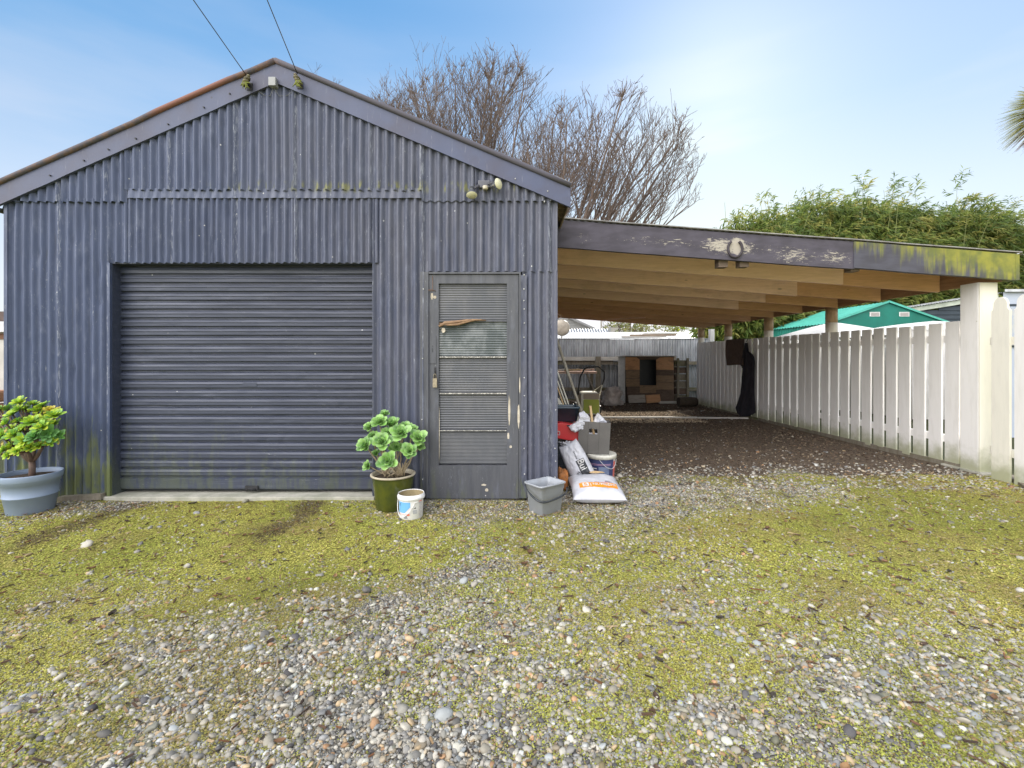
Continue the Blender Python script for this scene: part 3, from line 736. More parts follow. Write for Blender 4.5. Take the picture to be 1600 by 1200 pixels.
# ---- side door
dm = MB(); fr = .022
dm.box((DX0-.075, FY-.012, .03), (DX0-.022, FY+.01, DZ+.0)); dm.box((DX0-.020, FY-.022, .02), (DX0, FY+.06, DZ-.002))
dm.box((DX1, FY-.018, .02), (DX1+.016, FY+.06, DZ-.002)); dm.box((DX0, FY-.018, DZ-.02), (DX1, FY+.06, DZ-.0025)); dm.build('door_frame', PAINT_DOOR, shed, bevel=.002)
GX0, GX1 = fx(685.5), fx(792)
lv = [fz(443), fz(501), fz(558), fz(615), fz(673), fz(727)]
zb_ = fz(779)
dl = MB(); y0, y1 = FY-.002, FY+.035
dl.box((DX0+.004, y0, zb_), (GX0, y1, DZ-.024)); dl.box((GX1, y0, zb_), (DX1-.004, y1, DZ-.024))
dl.box((GX0, y0, lv[0]), (GX1, y1, DZ-.024)); dl.box((GX0, y0, zb_), (GX1, y1, lv[5]))
for z in lv[1:5]: dl.box((GX0, y0+.006, z-.008), (GX1, y1, z+.008))
door = dl.build('door', PAINT_DOOR, shed)
def glass_mat(name, c, rough, c2):
    t = NT(name); n = t.noise(t.map(t.pos, (4,1,3)), 1.6, 4, .6)
    k = t.mix(t.rng(n, .4, .65), c, c2); return t.done(k, rough, 0, .6)
PANE = glass_mat('painted_reeded_glass', (.072,.077,.088), .36, (.098,.10,.108)); PANE2 = glass_mat('dirty_reeded_glass', (.055,.07,.072), .16, (.15,.165,.17))
for i in range(5):
    za, zc = lv[i+1]+.008, lv[i]-(.008 if i else 0); rib = .0215 if i < 4 else .0125
    mb = MB(); nn = int((zc-za)/rib*8); nn = max(nn, 8)
    mb.grid(lambda u, v: Vector((GX0+(GX1-GX0)*u, FY+.024-.0040*(rib/.0215)*abs(math.sin(math.pi*(v*(zc-za))/rib)), za+(zc-za)*v)), 2, nn, 0, False)
    p_ = mb.build('pane', PANE2 if i == 1 else PANE, door)
    if i == 1: p_['label'] = 'unpainted dirty ribbed glass pane'
PW_ = simple('flaking_white_edge', (.62,.60,.54), (.22,.21,.19), 60, rough=.8, lo=.42, hi=.52)
BARE = simple('bare_flaked_timber', (.60,.54,.44), (.42,.37,.29), 20, rough=.9)
for zz, d in ((lv[2], 1), (lv[3], 1), (lv[4], .6)): mb = MB(); mb.box((GX0+.01, FY+.0005, zz-.004*d), (GX1-.004, FY+.0045, zz+.0055*d)); mb.build('glazing_bar', PW_, door)
def patchpoly(mb, px0, px1, py0, py1, y, seed):
    n = 14; pts = []
    for i in range(n):
        a = 2*math.pi*i/n; rr = 1+.35*mnoise.noise(Vector((math.cos(a)*2, math.sin(a)*2, seed)))
        pts.append(Vector((fx((px0+px1)/2+(px1-px0)/2*math.cos(a)*rr), y, fz((py0+py1)/2+(py1-py0)/2*math.sin(a)*rr))))
    mb.prism(pts, (0, .0012, 0))
for k, (a, b, c, d) in enumerate(((794,797.5,620,665),(792.5,796,676,686),(796,800,696,700),(673,677,458,468),(677,682,462,467),(690,696,512,520),(752,760,756,759),(758,763,763,768),(686,687,640,720))): mb = MB(); patchpoly(mb, a, b, c, d, FY-.004, k); mb.build('paint_chip', BARE, door)
mb = MB(); patchpoly(mb, 808.5, 812, 632, 668, FY-.0205, 3); patchpoly(mb, 811, 813, 590, 615, FY-.0205, 6); mb.build('bare_patch', BARE, shed)
mb = MB(); mb.box((fx(671.5), FY-.008, fz(568)), (fx(681.5), FY-.001, fz(525))); mb.tube([(fx(676), FY-.009, fz(541)), (fx(676), FY-.003, fz(541))], .007, 10, 0)
lp = mb.build('lock_plate', PAINT_DOOR, door, bevel=.001)
mb = MB(); mb.tube([(fx(676), FY-.0105, fz(541)), (fx(676), FY-.0088, fz(541))], .0045, 10); mb.box((fx(675.2), FY-.0105, fz(550)), (fx(676.8), FY-.008, fz(544))); mb.build('keyhole', BLACKP, lp)
BRASS = simple('padlock_metal', (.42,.36,.26), (.28,.24,.18), 30, rough=.4, metal=.7)
mb = MB(); mb.box((fx(677), FY-.03, fz(605)), (fx(683.5), FY-.014, fz(591)))
c_ = fx(680.2); mb.tube([(c_-.010, FY-.022, fz(592))]+[(c_-.010*math.cos(a), FY-.022, fz(586)+.010*math.sin(a)) for a in np.linspace(0, math.pi, 8)]+[(c_+.010, FY-.022, fz(592))], .003, 6)
mb.build('padlock', BRASS, door)
mb = MB(); mb.box((fx(678.5), FY-.006, fz(592)), (fx(681.5), FY-.002, fz(574))); mb.tube([(fx(680), FY-.004, fz(575)), (fx(680.5), FY-.018, fz(580)), (fx(680), FY-.004, fz(586))], .0025, 6)
mb.build('hasp', DARKIRON, door)
mb = MB(); mb.tube([(fx(676), FY-.004, fz(431)), (fx(676.5), FY-.012, fz(446)), (fx(676.3), FY-.012, fz(455)), (fx(671), FY-.03, fz(455)), (fx(670), FY-.02, fz(453)), (fx(675), FY-.008, fz(453)), (fx(681), FY-.006, fz(455))], .0024, 6); mb.build('hook', simple('rusty_wire', (.22,.13,.08), rough=.7, metal=.4), door)
mb = MB(); mb.tube([(fx(686), FY-.008, fz(510)), (fx(696), FY-.014, fz(505)), (fx(712), FY-.012, fz(503.5)), (fx(730), FY-.010, fz(501)), (fx(745), FY-.008, fz(500)), (fx(760), FY-.006, fz(500.5))], [.010,.018,.015,.012,.009,.003], 8); mb.tube([(fx(687), FY-.012, fz(505)), (fx(700), FY-.02, fz(508)), (fx(716), FY-.016, fz(507)), (fx(735), FY-.012, fz(502)), (fx(752), FY-.008, fz(499))], [.004,.010,.011,.007,.002], 7)
tag(mb.build('driftwood_branch', wood('driftwood', (.34,.22,.13), (.18,.11,.07), (5,5,25)),), 'twisted brown branch wedged across the glazed side door', 'branch')
# nailed strip beside the door
NAILM = simple('pale_nail', (.62,.62,.60), rough=.5)
for y in (430, 452, 470, 483, 505, 527, 548, 590, 618, 642, 700, 740): mb = MB(); mb.tube([(fx(819)+random.uniform(-.004,.004), FY-.022, fz(y)), (fx(819), FY-.006, fz(y))], .0052, 8); mb.build('nail_head', NAILM, shed)
for x, y in ((868,640),(867,700),(868,720),(867,745),(662,452),(661,560),(660,655),(661,748),(850,318),(805,283),(855,302)): mb = MB(); mb.tube([(fx(x), FY-(.060 if y < 320 else .023), fz(y)), (fx(x), FY-.004, fz(y))], .0048, 8); mb.build('nail_head', NAILM, shed)
for x, y in ((88,278),(140,255),(178,238),(220,221),(270,199),(325,173),(365,152)): mb = MB(); mb.tube([(fx(x), FY-.062, fz(y)), (fx(x), FY-.05, fz(y))], .007, 6); mb.build('screw_head', DARKIRON, shed)
mb = MB(); mb.grid(lambda u, v: Vector((DX1+.016+.052*u, FY-.013-.006*mnoise.noise(Vector((u*2, v*26, 3))), .02+(DZ-.05)*v)), 6, 90); mb.build('door_flashing', PAINT, shed)

# ---- things fixed to the gable
def insulator(px, py, label, s):
    o = empty('line_insulator', (fx(px), FY-.07, fz(py)), label, 'insulator', 'power line insulators on the gable')
    c = Vector((fx(px), FY-.10, fz(py)))
    M1 = simple('insulator_ceramic_%d' % s, (.16,.14,.07), (.07,.06,.04), 40, rough=.6)
    tilt = Vector((.35*s, -.1, -.8)).normalized()
    def f(v):
        d = v-c; return c+Vector((d.x, d.y, d.z)).lerp(Vector((d.x+tilt.x*d.z*-1, d.y, d.z)), 1)
    mb = MB(); mb.lathe([(.004,.055),(.014,.05),(.017,.035),(.012,.03),(.026,.024),(.028,.012),(.014,.008),(.026,.0),(.027,-.012),(.013,-.016),(.022,-.024),(.018,-.045),(.004,-.05)], c, 14, fn=f)
    mb.build('ceramic_body', M1, o)
    mb = MB(); mb.beam(c+Vector((0, .055, -.02)), c+Vector((0, 0, -.01)), .02, .03); mb.box((c.x-.022, FY-.06, c.z-.055), (c.x+.03, FY-.053, c.z+.005)); mb.build('bracket', DARKIRON, o)
    mb = MB()
    for k in range(10): mb.tube([c+Vector((random.uniform(-.02,.02), -.01, -.045+random.uniform(0,.05))), c+Vector((random.uniform(-.05,.06), -.02, -.07+random.uniform(-.02,.06)))], [.009, .003], 5)
    mb.build('moss_tuft', MOSSY, o)
    return c
i1 = insulator(395, 137, 'mossy ceramic line insulator left of the gable peak', -1)
i2 = insulator(473, 135, 'mossy ceramic line insulator right of the gable peak', 1)
for c, q, lb in ((i1, P(303, 0, 3.62), 'thin dark power line running up from the left insulator'), (i2, P(418, 0, 3.62), 'thin dark power line running up from the right insulator')):
    c = c+Vector((0, 0, .05)); d = q-c; pts = [c+d*t+Vector((0, 0, -.0025*t*(24-t)*.1)) for t in np.linspace(0, 24, 40)]
    mb = MB(); mb.tube(pts, .0042, 6); o = mb.build('power_line', simple('cable_black', (.03,.03,.035), rough=.6)); tag(o, lb, 'power line', 'power lines to the garage gable')
jb = empty('junction_box', (fx(434), FY-.05, fz(137)), 'small white cable junction box under the gable peak', 'junction box')
mb = MB(); mb.box((fx(427), FY-.085, fz(142)), (fx(438), FY-.03, fz(129))); mb.build('casing', plastic('grey_white_box', (.27,.28,.29)), jb, bevel=.003)
mb = MB()
for s in (-1, 1): mb.tube([(fx(432), FY-.05, fz(142)), (fx(432+s*7), FY-.03, fz(153)), (fx(434+s*18), FY-.03, fz(152)), (fx(434+s*30), FY-.04, fz(144))], .0028, 5)
mb.build('cable', simple('cable_grey', (.20,.21,.22)), jb)
fl_ = empty('floodlight', (fx(757), FY-.02, fz(292)), 'twin-lamp security floodlight with round lamps above the side door', 'floodlight')
CH = simple('lamp_chrome', (.55,.56,.58), rough=.25, metal=.9)
mb = MB(); c = Vector((fx(757), FY-.05, fz(291))); mb.box(c-Vector((.055, .0, .03)), c+Vector((.05, .035, .035))); mb.tube([c+Vector((.03,0,.0)), c+Vector((.085,-.02,.01))], .012, 8); mb.tube([c+Vector((-.045,0,-.01)), c+Vector((-.085,-.025,-.045))], .012, 8)
mb.build('mounting_box', plastic('grey_paint_box', (.10,.10,.12), dirt=.4, dc=(.02,.02,.02)), fl_, bevel=.006)
mb = MB(); mb.lathe([(.001,-.02),(.022,-.02),(.024,-.014),(.024,.01)], c+Vector((.01,-.0,-.028)), 16); mb.build('sensor', plastic('sensor_cream', (.55,.50,.40)), fl_)
for pc, d in ((P(774, 289, FY-.09), Vector((.75,-.62,.05))), (P(737, 300, FY-.09), Vector((.05,-.35,-.9)))):
    d.normalize(); q = d.to_track_quat('Z', 'Y').to_matrix().to_4x4()
    T = Matrix.Translation(pc) @ q
    mb = MB(); mb.lathe([(.001,-.055),(.018,-.05),(.020,-.02),(.028,-.005),(.046,.030),(.048,.036)], (0,0,0), 24, fn=lambda v: T @ v); l_ = mb.build('lamp', CH, fl_)
    mb = MB(); mb.lathe([(.048,.036),(.040,.045),(.024,.052),(.0005,.055)], (0,0,0), 24, fn=lambda v: T @ v); mb.build('lens', plastic('lamp_lens', (.62,.60,.42), .12, .1), l_)
# timber at the foot
mb = MB(); mb.beam((fx(100), FY-.035, .02), (fx(166), FY-.03, .045), .05, .05); tag(mb.build('ground_batten', OLDWOOD), 'mossy timber batten lying at the foot of the garage wall behind the blue pot', 'batten')

# ================================================================== CARPORT
cp = empty('carport', (3.0, 4.9, 0), 'lean-to carport with flaking purple-grey beam and exposed timber rafters', 'carport')
sl_ = -.074
def rz(x): return 2.755+(x-.48)*sl_
BY = 4.88
def slab(mb, x0, x1, y0, y1, top, depth, wob=0, n=10):
    vs = []; 
    for i in range(n+1):
        x = x0+(x1-x0)*i/n; t = rz(x)+top+wob*mnoise.noise(Vector((x*1.2, y0, 3)))
        vs += [(x, y0, t), (x, y0, t-depth), (x, y1, t-depth), (x, y1, t)]
    mb.add(vs, [(4*i+k, 4*i+k+4, 4*i+4+(k+1)%4, 4*i+(k+1)%4) for i in range(n) for k in range(4)]+[(3,2,1,0), (4*n, 4*n+1, 4*n+2, 4*n+3)])
mb = MB(); slab(mb, XR+.002, 5.45, BY-.022, BY+.06, .026, .010, .010, 40); mb.build('roof_edge', simple('dull_edge_iron', (.34,.33,.33), (.20,.19,.19), 9, rough=.6), cp, recalc=True)
mb = MB(); slab(mb, XR+.01, 3.68, BY, BY+.045, 0, .292, .012, 30); mb.build('front_beam', BEAM, cp, recalc=True)
mb = MB(); slab(mb, 3.66, 5.385, BY-.012, BY+.04, 0, .282, .010, 20); slab(mb, 5.387, 5.43, BY-.012, BY+.12, -.005, .275, 0, 2); mb.build('beam_flashing', MOSSB, cp, recalc=True)
ys_r = [5.70, 6.62, 7.50, 8.42, 9.35, 10.25, 11.15, 12.05, 12.62]
for i, y in enumerate(ys_r):
    xj = 4.18+random.uniform(-.06, .06)
    mb = MB(); slab(mb, XR+.01, xj, y, y+.045, -.055-(i%2)*.012, .235, .008); o1 = mb.build('rafter', PINE if i in (0,2,3,1) else PINE2, cp, recalc=True)
    mb = MB(); slab(mb, xj-(.4 if i else 0), 5.40, y+.0465, y+.0915, -.06, .225, .006); mb.build('rafter', PINE2, cp, recalc=True)
mb = MB()
for x in (.75, 1.55, 2.2, 2.42, 3.2, 4.0, 4.75): mb.beam((x, BY+.06, rz(x)-.025), (x, 12.7, rz(x)-.025), .05, .045)
mb.build('purlins', PLY, cp)
DKB = wood('dark_block', (.20,.15,.12), (.13,.1,.08))
for x, z in ((2.29, -.36), (2.52, -.34), (3.72, -.30)): mb = MB(); mb.box((x-.05, BY+.055, rz(x)+z), (x+.05, BY+.15, rz(x)-.08)); mb.build('hanger_block', DKB, cp)
mb = MB(); mb.box((XR+.012, BY+.07, rz(.5)-.31), (XR+.05, 12.6, rz(.5)-.06)); mb.build('wall_plate', PINE2, cp)
mb = MB()
mb.grid(lambda u, v: Vector((XR+.0+(5.56-XR)*v, BY+.012+(12.8-BY-.012)*u, rz(XR+(5.56-XR)*v)+.012+.008*math.cos(2*math.pi*(XR+(5.56-XR)*v)/.076)+.006*mnoise.noise(Vector((v*5, u*3, 1))))), 12, 620)
mb.build('roof_sheet', GALV, cp)
mb = MB(); mb.grid(lambda u, v: Vector((XR+.01+5.05*u, BY+.05+7.7*v, rz(XR+.01+5.05*u)-.0028)), 10, 4); mb.build('roof_underlay', PLY, cp)
mb = MB(); mb.box((5.46, BY+.12, 2.13), (5.485, 12.8, 2.36)); mb.build('side_fascia', wood('brown_fascia', (.40,.24,.13), (.28,.16,.09), (8,1,8)), cp)
mb = MB(); mb.beam((.70, 10.2, 2.42), (1.25, 11.4, 2.33), .02, .02); mb.build('brace', PINE, cp)
mb = MB(); mb.beam((3.1, 10.6, 2.22), (2.35, 11.6, 2.26), .02, .02); mb.build('brace', PINE, cp)
# posts
PX = 5.12
mb = MB(); mb.box((PX, 5.0, -.02), (PX+.205, 5.20, rz(5.2)-.30)); mb.build('corner_post', WHITEP, cp, bevel=.004)
mb = MB(); mb.box((PX+.004, 4.985, -.02), (PX+.20, 4.998, rz(5.2)-.305)); mb.build('post_lit_face', WHITEC, cp, bevel=.003)  # added slab: warm light on the white post's front put into cream colour
mb = MB(); mb.box((PX-.02, 4.93, -.05), (PX+.24, 5.42, .025)); mb.build('footing', CONC, cp, bevel=.01)
ROUND1 = simple('round_post_bare', (.48,.33,.20), (.36,.24,.14), 5, (8,8,1)); ROUND2 = white_paint('round_post_paint', (.72,.66,.56), .3)
for y, zsplit in ((7.55, 1.86), (9.4, 1.84), (11.15, 1.80), (12.75, 1.85)):
    x = 5.30; mb = MB(); zt = rz(x)-.30
    mb.tube([(x, y, 1.60), (x, y, zsplit)], .087, 20, 1); mb.tube([(x, y, -.05), (x, y, 1.60)], .085, 20, 2); mb.tube([(x, y, zsplit), (x, y, zt)], .087, 20, 0); mb.build('round_post', [ROUND1, ROUND2, WHITEP], cp)
x = 5.62; mb = MB(); mb.box((x, 12.9, -.05), (x+.12, 13.02, 2.1)); tag(mb.build('fence_post', WHITEP), 'square white post standing beyond the far end of the picket fence', 'post')
# horseshoe
hs = P(1149, 388, BY-.02); mb = MB(); pts = []; rs = []
for t in np.linspace(-1, 1, 25):
    a = t*math.pi*.80; pts.append(hs+Vector((.076*math.sin(a)*(1 if abs(t) < .7 else 1-.25*(abs(t)-.7)), 0, -.092*math.cos(a)+.0))); rs.append(.0135)
vs = []; fs = []
for i, p in enumerate(pts):
    d = (pts[min(i+1, 24)]-pts[max(i-1, 0)]).normalized(); nrm = Vector((d.z, 0, -d.x)); w = .0115
    vs += [p+nrm*w+Vector((0,.012,0)), p+nrm*w-Vector((0,.004,0)), p-nrm*w-Vector((0,.004,0)), p-nrm*w+Vector((0,.012,0))]
fs = [(4*i+k, 4*i+4+k, 4*i+4+(k+1)%4, 4*i+(k+1)%4) for i in range(24) for k in range(4)]+[(0,1,2,3), (96+3,96+2,96+1,96)]
mb.add(vs, fs, 0, True); tag(mb.build('horseshoe', simple('painted_iron', (.060,.050,.062), (.042,.034,.040), 20), recalc=True), 'dark horseshoe nailed to the bare patch on the carport beam', 'horseshoe')

# ================================================================== PICKET FENCE
fence = empty('picket_fence', (5.1, 8.5, 0), 'white vertical picket fence running along the right side of the carport', 'fence')
def fX(y): return 5.135-.024*(y-5.2)
y = 5.23; k = 0
picks = []
while y < 12.15:
    w = .166+random.uniform(-.004, .004); x = fX(y)+random.uniform(-.003, .003); zt = 1.685+random.uniform(-.006, .006); z0 = .035+random.uniform(-.012, .01)
    if k in (11, 12, 18): gap = .012
    else: gap = .046+random.uniform(-.007, .007)
    if y > 9.9: gap *= .45
    if k == 0: zt = 1.70; gap = .04
    tl = random.uniform(-.007, .007)
    mb = MB(); mb.box((x, y, z0), (x+.022, y+w, zt)); 
    mb.v = [(v[0], v[1]+tl*(v[2]-.8), v[2]) for v in mb.v]
    mb.build('picket', WHITEP, fence, bevel=.0015, bseg=1); y += w+gap; k += 1
mb = MB()
for z in (1.50, .32): mb.beam((fX(5.2)+.048, 5.2, z), (fX(12.3)+.048, 12.3, z), .048, .085)
mb.build('rail', WHITEP, fence)
mb = MB(); mb.beam((fX(5.2)+.03, 5.2, .01), (fX(12.3)+.03, 12.3, .01), .06, .09); mb.build('base_board', OLDWOOD, fence)
gate = empty('scalloped_fence', (5.05, 4.6, 0), 'taller white pickets with rounded tops in front of the corner post', 'fence')
for k, (ya, yb) in enumerate(((4.625, 4.80), (4.405, 4.58), (4.19, 4.365), (3.97, 4.145))):
    n = 12; poly = []; x = 5.055; yc = (ya+yb)/2; hw = (yb-ya)/2; zt = 1.905
    poly = [Vector((x, ya, -.02)), Vector((x, ya, zt-.14))]
    poly += [Vector((x, ya+.022*math.sin(a), zt-.14+.05*(1-math.cos(a)))) for a in np.linspace(.4, math.pi/2, 4)]
    poly += [Vector((x, yc-(hw-.02)*math.cos(a), zt-.085+.085*math.sin(a))) for a in np.linspace(0.2, math.pi-.2, 10)]
    poly += [Vector((x, yb-.022*math.sin(a), zt-.14+.05*(1-math.cos(a)))) for a in np.linspace(math.pi/2, .4, 4)]
    poly += [Vector((x, yb, zt-.14)), Vector((x, yb, -.02))]
    mb = MB(); mb.prism(poly, (.024, 0, 0)); mb.build('picket', WHITEP if k else WHITEC, gate, recalc=True)
mb = MB()
for z in (1.45, .30): mb.box((5.082, 3.9, z-.04), (5.13, 4.84, z+.04))
mb.build('rail', WHITEC, gate)
mb = MB(); mb.beam((5.30, 4.83, .012), (4.72, 3.95, .012), .10, .05); tag(mb.build('edging_plank', OLDWOOD), 'weathered plank lying on the ground along the right-hand pickets', 'plank')

# garments over the fence
def cloth(name, y0, y1, ztop, zbot, mat, label, cat, taper, seed, amp=.02, thick=.012):
    def side(sgn):
        def fn(u, v):
            z = ztop-(ztop-zbot(u))*v; a0, a1 = taper(v); yy_ = y0+(y1-y0)*(a0+(a1-a0)*u)
            f = .012+.016*v+amp*(.5+.5*math.sin(u*14+seed+2*v+2*mnoise.noise(Vector((u*2, v*2, seed)))))*min(1, v*2+.3)
            return Vector((fX(yy_)-f+(thick if sgn > 0 else 0), yy_, z))
        return fn
    mb = MB(); mb.grid(side(-1), 26, 40); mb.grid(side(1), 26, 40)
    o = mb.build(name, mat); tag(o, label, cat); return o
BROWN = simple('brown_towelling', (.125,.085,.065), (.085,.058,.045), 12, rough=.95, bump=.5, bscale=220)
mb = MB()
def tw(u, v):
    yy_ = 9.82+.78*u
    if v < .08: a = v/.08*math.pi; return Vector((fX(yy_)+.011+.030*math.cos(a), yy_, 1.69+.016*math.sin(a)))
    t = (v-.08)/.92; return Vector((fX(yy_)-.020-.010*t-.012*math.sin(u*9+t*2)*t, yy_+.02*math.sin(t*4), 1.69-.57*t+.01*math.sin(u*5)))
mb.grid(tw, 24, 40)
mb.grid(lambda u, v: tw(u, v)+Vector((.006, 0, -.002)), 24, 40)
tag(mb.build('towel', BROWN), 'brown towel hung over the top of the white picket fence', 'towel')
NAVY = simple('black_cloth', (.036,.033,.044), (.018,.017,.024), 8, rough=.9, bump=.3, bscale=120)
def ap_t(v):
    if v < .10: return (.42, .50)
    if v < .22: t = (v-.1)/.12; return (.42-.22*t*0, .50+.28*t)
    t = (v-.22)/.78; return (.36+.10*t-.0, .80+.0*t) 
mb = MB(); prof = [(1.60,9.66,9.72),(1.50,9.64,9.74),(1.42,9.60,9.78),(1.38,9.46,9.80),(1.30,9.36,9.85),(1.18,9.33,9.92),(1.12,9.33,9.93),(1.05,9.34,9.84),(.8,9.34,9.90),(.5,9.34,9.98),(.3,9.33,10.10),(.16,9.33,10.2),(.06,9.55,10.12),(.02,9.80,9.95)]
for off in (0, .012):
    rows = []
    for (z, a, b) in prof:
        rows.append([Vector((fX(a)-.035-.03*math.sin((z*2+u*3.5))*min(1,(1.6-z)) * .5 -.02*math.sin(u*12+z)+off-.01, a+(b-a)*u, z)) for u in np.linspace(0, 1, 16)])
    vs = [p for r_ in rows for p in r_]
    mb.add(vs, [(j*16+i, j*16+i+1, (j+1)*16+i+1, (j+1)*16+i) for j in range(len(rows)-1) for i in range(15)], 0, True)
mb.tube([(fX(9.69)-.04, 9.69, 1.62), (fX(9.69)+.0, 9.69, 1.71)], .008, 6, 0)
tag(mb.build('coat', NAVY), 'long black garment hanging down the inside of the picket fence', 'garment')

# ================================================================== BACK YARD: FENCE, COOP, BITS
bf = empty('back_fence', (2.5, 14, 0), 'weathered corrugated iron fence closing off the far end of the yard', 'fence')
bf_y = 14.0
for i in range(9):
    x0 = -.9+i*.78; sheet(x0-.02, x0+.79, .03, 1.865+random.uniform(-.012,.012), .002*(i%2), .0762, .009, parent=bf, name='iron_sheet', mat=GALV, y_base=bf_y, dents=False)
mb = MB(); mb.box((-.9, bf_y-.10, 1.08), (3.1, bf_y-.05, 1.20)); mb.box((3.12, bf_y-.10, 1.08), (6.1, bf_y-.05, 1.18)); mb.box((-.9, bf_y-.08, .28), (6.1, bf_y-.03, .38)); mb.build('rail', OLDWOOD, bf)
for x in (.2, 2.62, 4.9): mb = MB(); mb.box((x-.075, bf_y-.19, -.02), (x+.075, bf_y-.105, 1.33)); mb.build('post', OLDWOOD, bf)
mb = MB(); mb.box((-.9, bf_y-.02, 1.865), (6.2, bf_y+.02, 1.885)); mb.build('capping', GALV, bf)
PALEB = simple('pale_board', (.60,.58,.54), (.48,.46,.42), 3, rough=.7)
mb = MB(); mb.box((.9, bf_y-.13, 1.205), (2.53, bf_y-.11, 1.32)); tag(mb.build('pale_board', PALEB), 'long pale board on the back fence rail, left of the post', 'board')
mb = MB(); mb.box((2.71, bf_y-.13, 1.205), (3.32, bf_y-.11, 1.32)); tag(mb.build('pale_board', PALEB), 'short pale board on the back fence rail, right of the post', 'board')
# coop
PALEG = wood('pale_grey_board', (.50,.47,.42), (.38,.35,.31), (3,3,8), amt=.25)
hc = empty('animal_hutch', (3.8, 12.9, 0), 'patchwork timber kennel with dark doorway against the back fence', 'kennel')
HY = 12.85; HX = lambda px: (px-800)*HY/F; HZ = lambda py: max(.0, 1.27+(560-py)*HY/F)
cA = wood('hutch_orange_board', (.60,.34,.19), (.50,.28,.15), (3,3,12)); cB = wood('hutch_brown_board', (.32,.22,.14), (.21,.15,.10), (2,8,14)); cC = wood('hutch_dark_board', (.17,.12,.09), (.10,.075,.06), (2,8,14))
for (a, b, c, d, m, e) in ((977,999,558,578,cA,0),(1025,1052,558,578,cA,0),(978,999,578.5,591,cB,.004),(978,999,591.5,604,cB,.008),(979,999,604.5,627,cC,.003),(1025,1052,578.5,586,cC,.002),(1025,1052,586.5,597,cB,.007),(1025,1052,597.5,609,cB,.003),(1025,1052,609.5,628,cC,.0),(999.3,1024.7,602,614,cB,.005),(999.3,1024.7,614.5,627,cC,.002)):
    mb = MB(); mb.box((HX(a), HY-.02-e, HZ(d)), (HX(b), HY, HZ(c))); mb.build('front_board', m, hc)
mb = MB(); mb.box((HX(976), HY-.02, 0), (HX(977)-.003, HY+.78, HZ(557))); mb.build('side_wall', PALEG, hc)
mb = MB(); mb.box((HX(1052)+.003, HY-.01, 0), (HX(1053), HY+.78, HZ(557))); mb.build('side_wall', cC, hc)
mb = MB(); mb.box((HX(977), HY+.76, 0), (HX(1052), HY+.78, HZ(557))); mb.build('back_wall', cC, hc)
mb = MB(); mb.box((HX(978), HY+.5, .0), (HX(1050), HY+.51, HZ(558))); mb.build('shade_backing', BLACKP, hc)  # black sheet standing in for the shade inside the doorway
mb = MB(); mb.box((HX(972), HY-.10, HZ(557)), (HX(1055), HY+.9, HZ(557)+.022)); mb.build('roof', PALEB, hc)
mb = MB(); mb.prism([Vector((HX(992), HY-.045, HZ(556))), Vector((HX(1034), HY-.045, HZ(556))), Vector((HX(1025), HY-.045, HZ(562))), Vector((HX(999), HY-.045, HZ(562)))], (0,.02,0)); mb.build('door_header', cC, hc)
for (px0, px1, m, lb) in ((979, 1005, GREYWOOD, 'grey plank leaning low against the kennel front'), (1006, 1028, cA, 'orange-brown plank leaning low against the kennel front')):
    mb = MB(); mb.beam((HX(px0), HY-.22, .14), (HX(px1), HY-.20, .15+.01*(px0 > 1000)), .03, .22, up=(0, .25, 1)); tag(mb.build('plank', m), lb, 'plank')
pl = empty('timber_stack', (5.0, 12.95, 0), 'stack of old grey timbers standing between kennel and picket fence', 'timber stack')
for i in range(6): mb = MB(); z = .05+i*.2; mb.box((HX(1055)+random.uniform(0,.03), 12.9, z), (HX(1077), 13.05, z+.165)); mb.build('timber', [OLDWOOD, cC, OLDWOOD][i%3], pl)
for px in (1058, 1073): mb = MB(); mb.box((HX(px), 12.84, .0), (HX(px)+.06, 12.89, 1.28)); mb.build('upright', OLDWOOD, pl)
mb = MB(); LX0, LX1 = 4.38, 4.86; mb.tube([(LX0, 11.95, .125), (LX0+.01, 11.95, .125), ((LX0+LX1)/2, 12.0, .13), (LX1, 12.05, .12)], [.115,.125,.128,.12], 18); tag(mb.build('log', wood('log_bark', (.10,.08,.06), (.05,.04,.03), (3,20,20))), 'short dark log lying beside the timber stack', 'log')
for (a, b, Y, lb) in ((945, 967, 12.6, 'white-edged board lying left of the kennel'), (1031, 1062, 12.6, 'white-edged board lying right of the kennel')):
    mb = MB(); mb.box(((a-800)*Y/F, Y, .02), ((b-800)*Y/F, Y+.12, .075)); tag(mb.build('board', PALEB), lb, 'board')
mb = MB(); mb.beam((1.3, 9.62, .022), (3.9, 9.60, .024), .05, .035); mb.beam((3.92, 9.60, .02), (4.95, 9.55, .018), .05, .03); tag(mb.build('edging_strip', PALEB), 'pale timber strip set across the carport floor', 'timber strip')
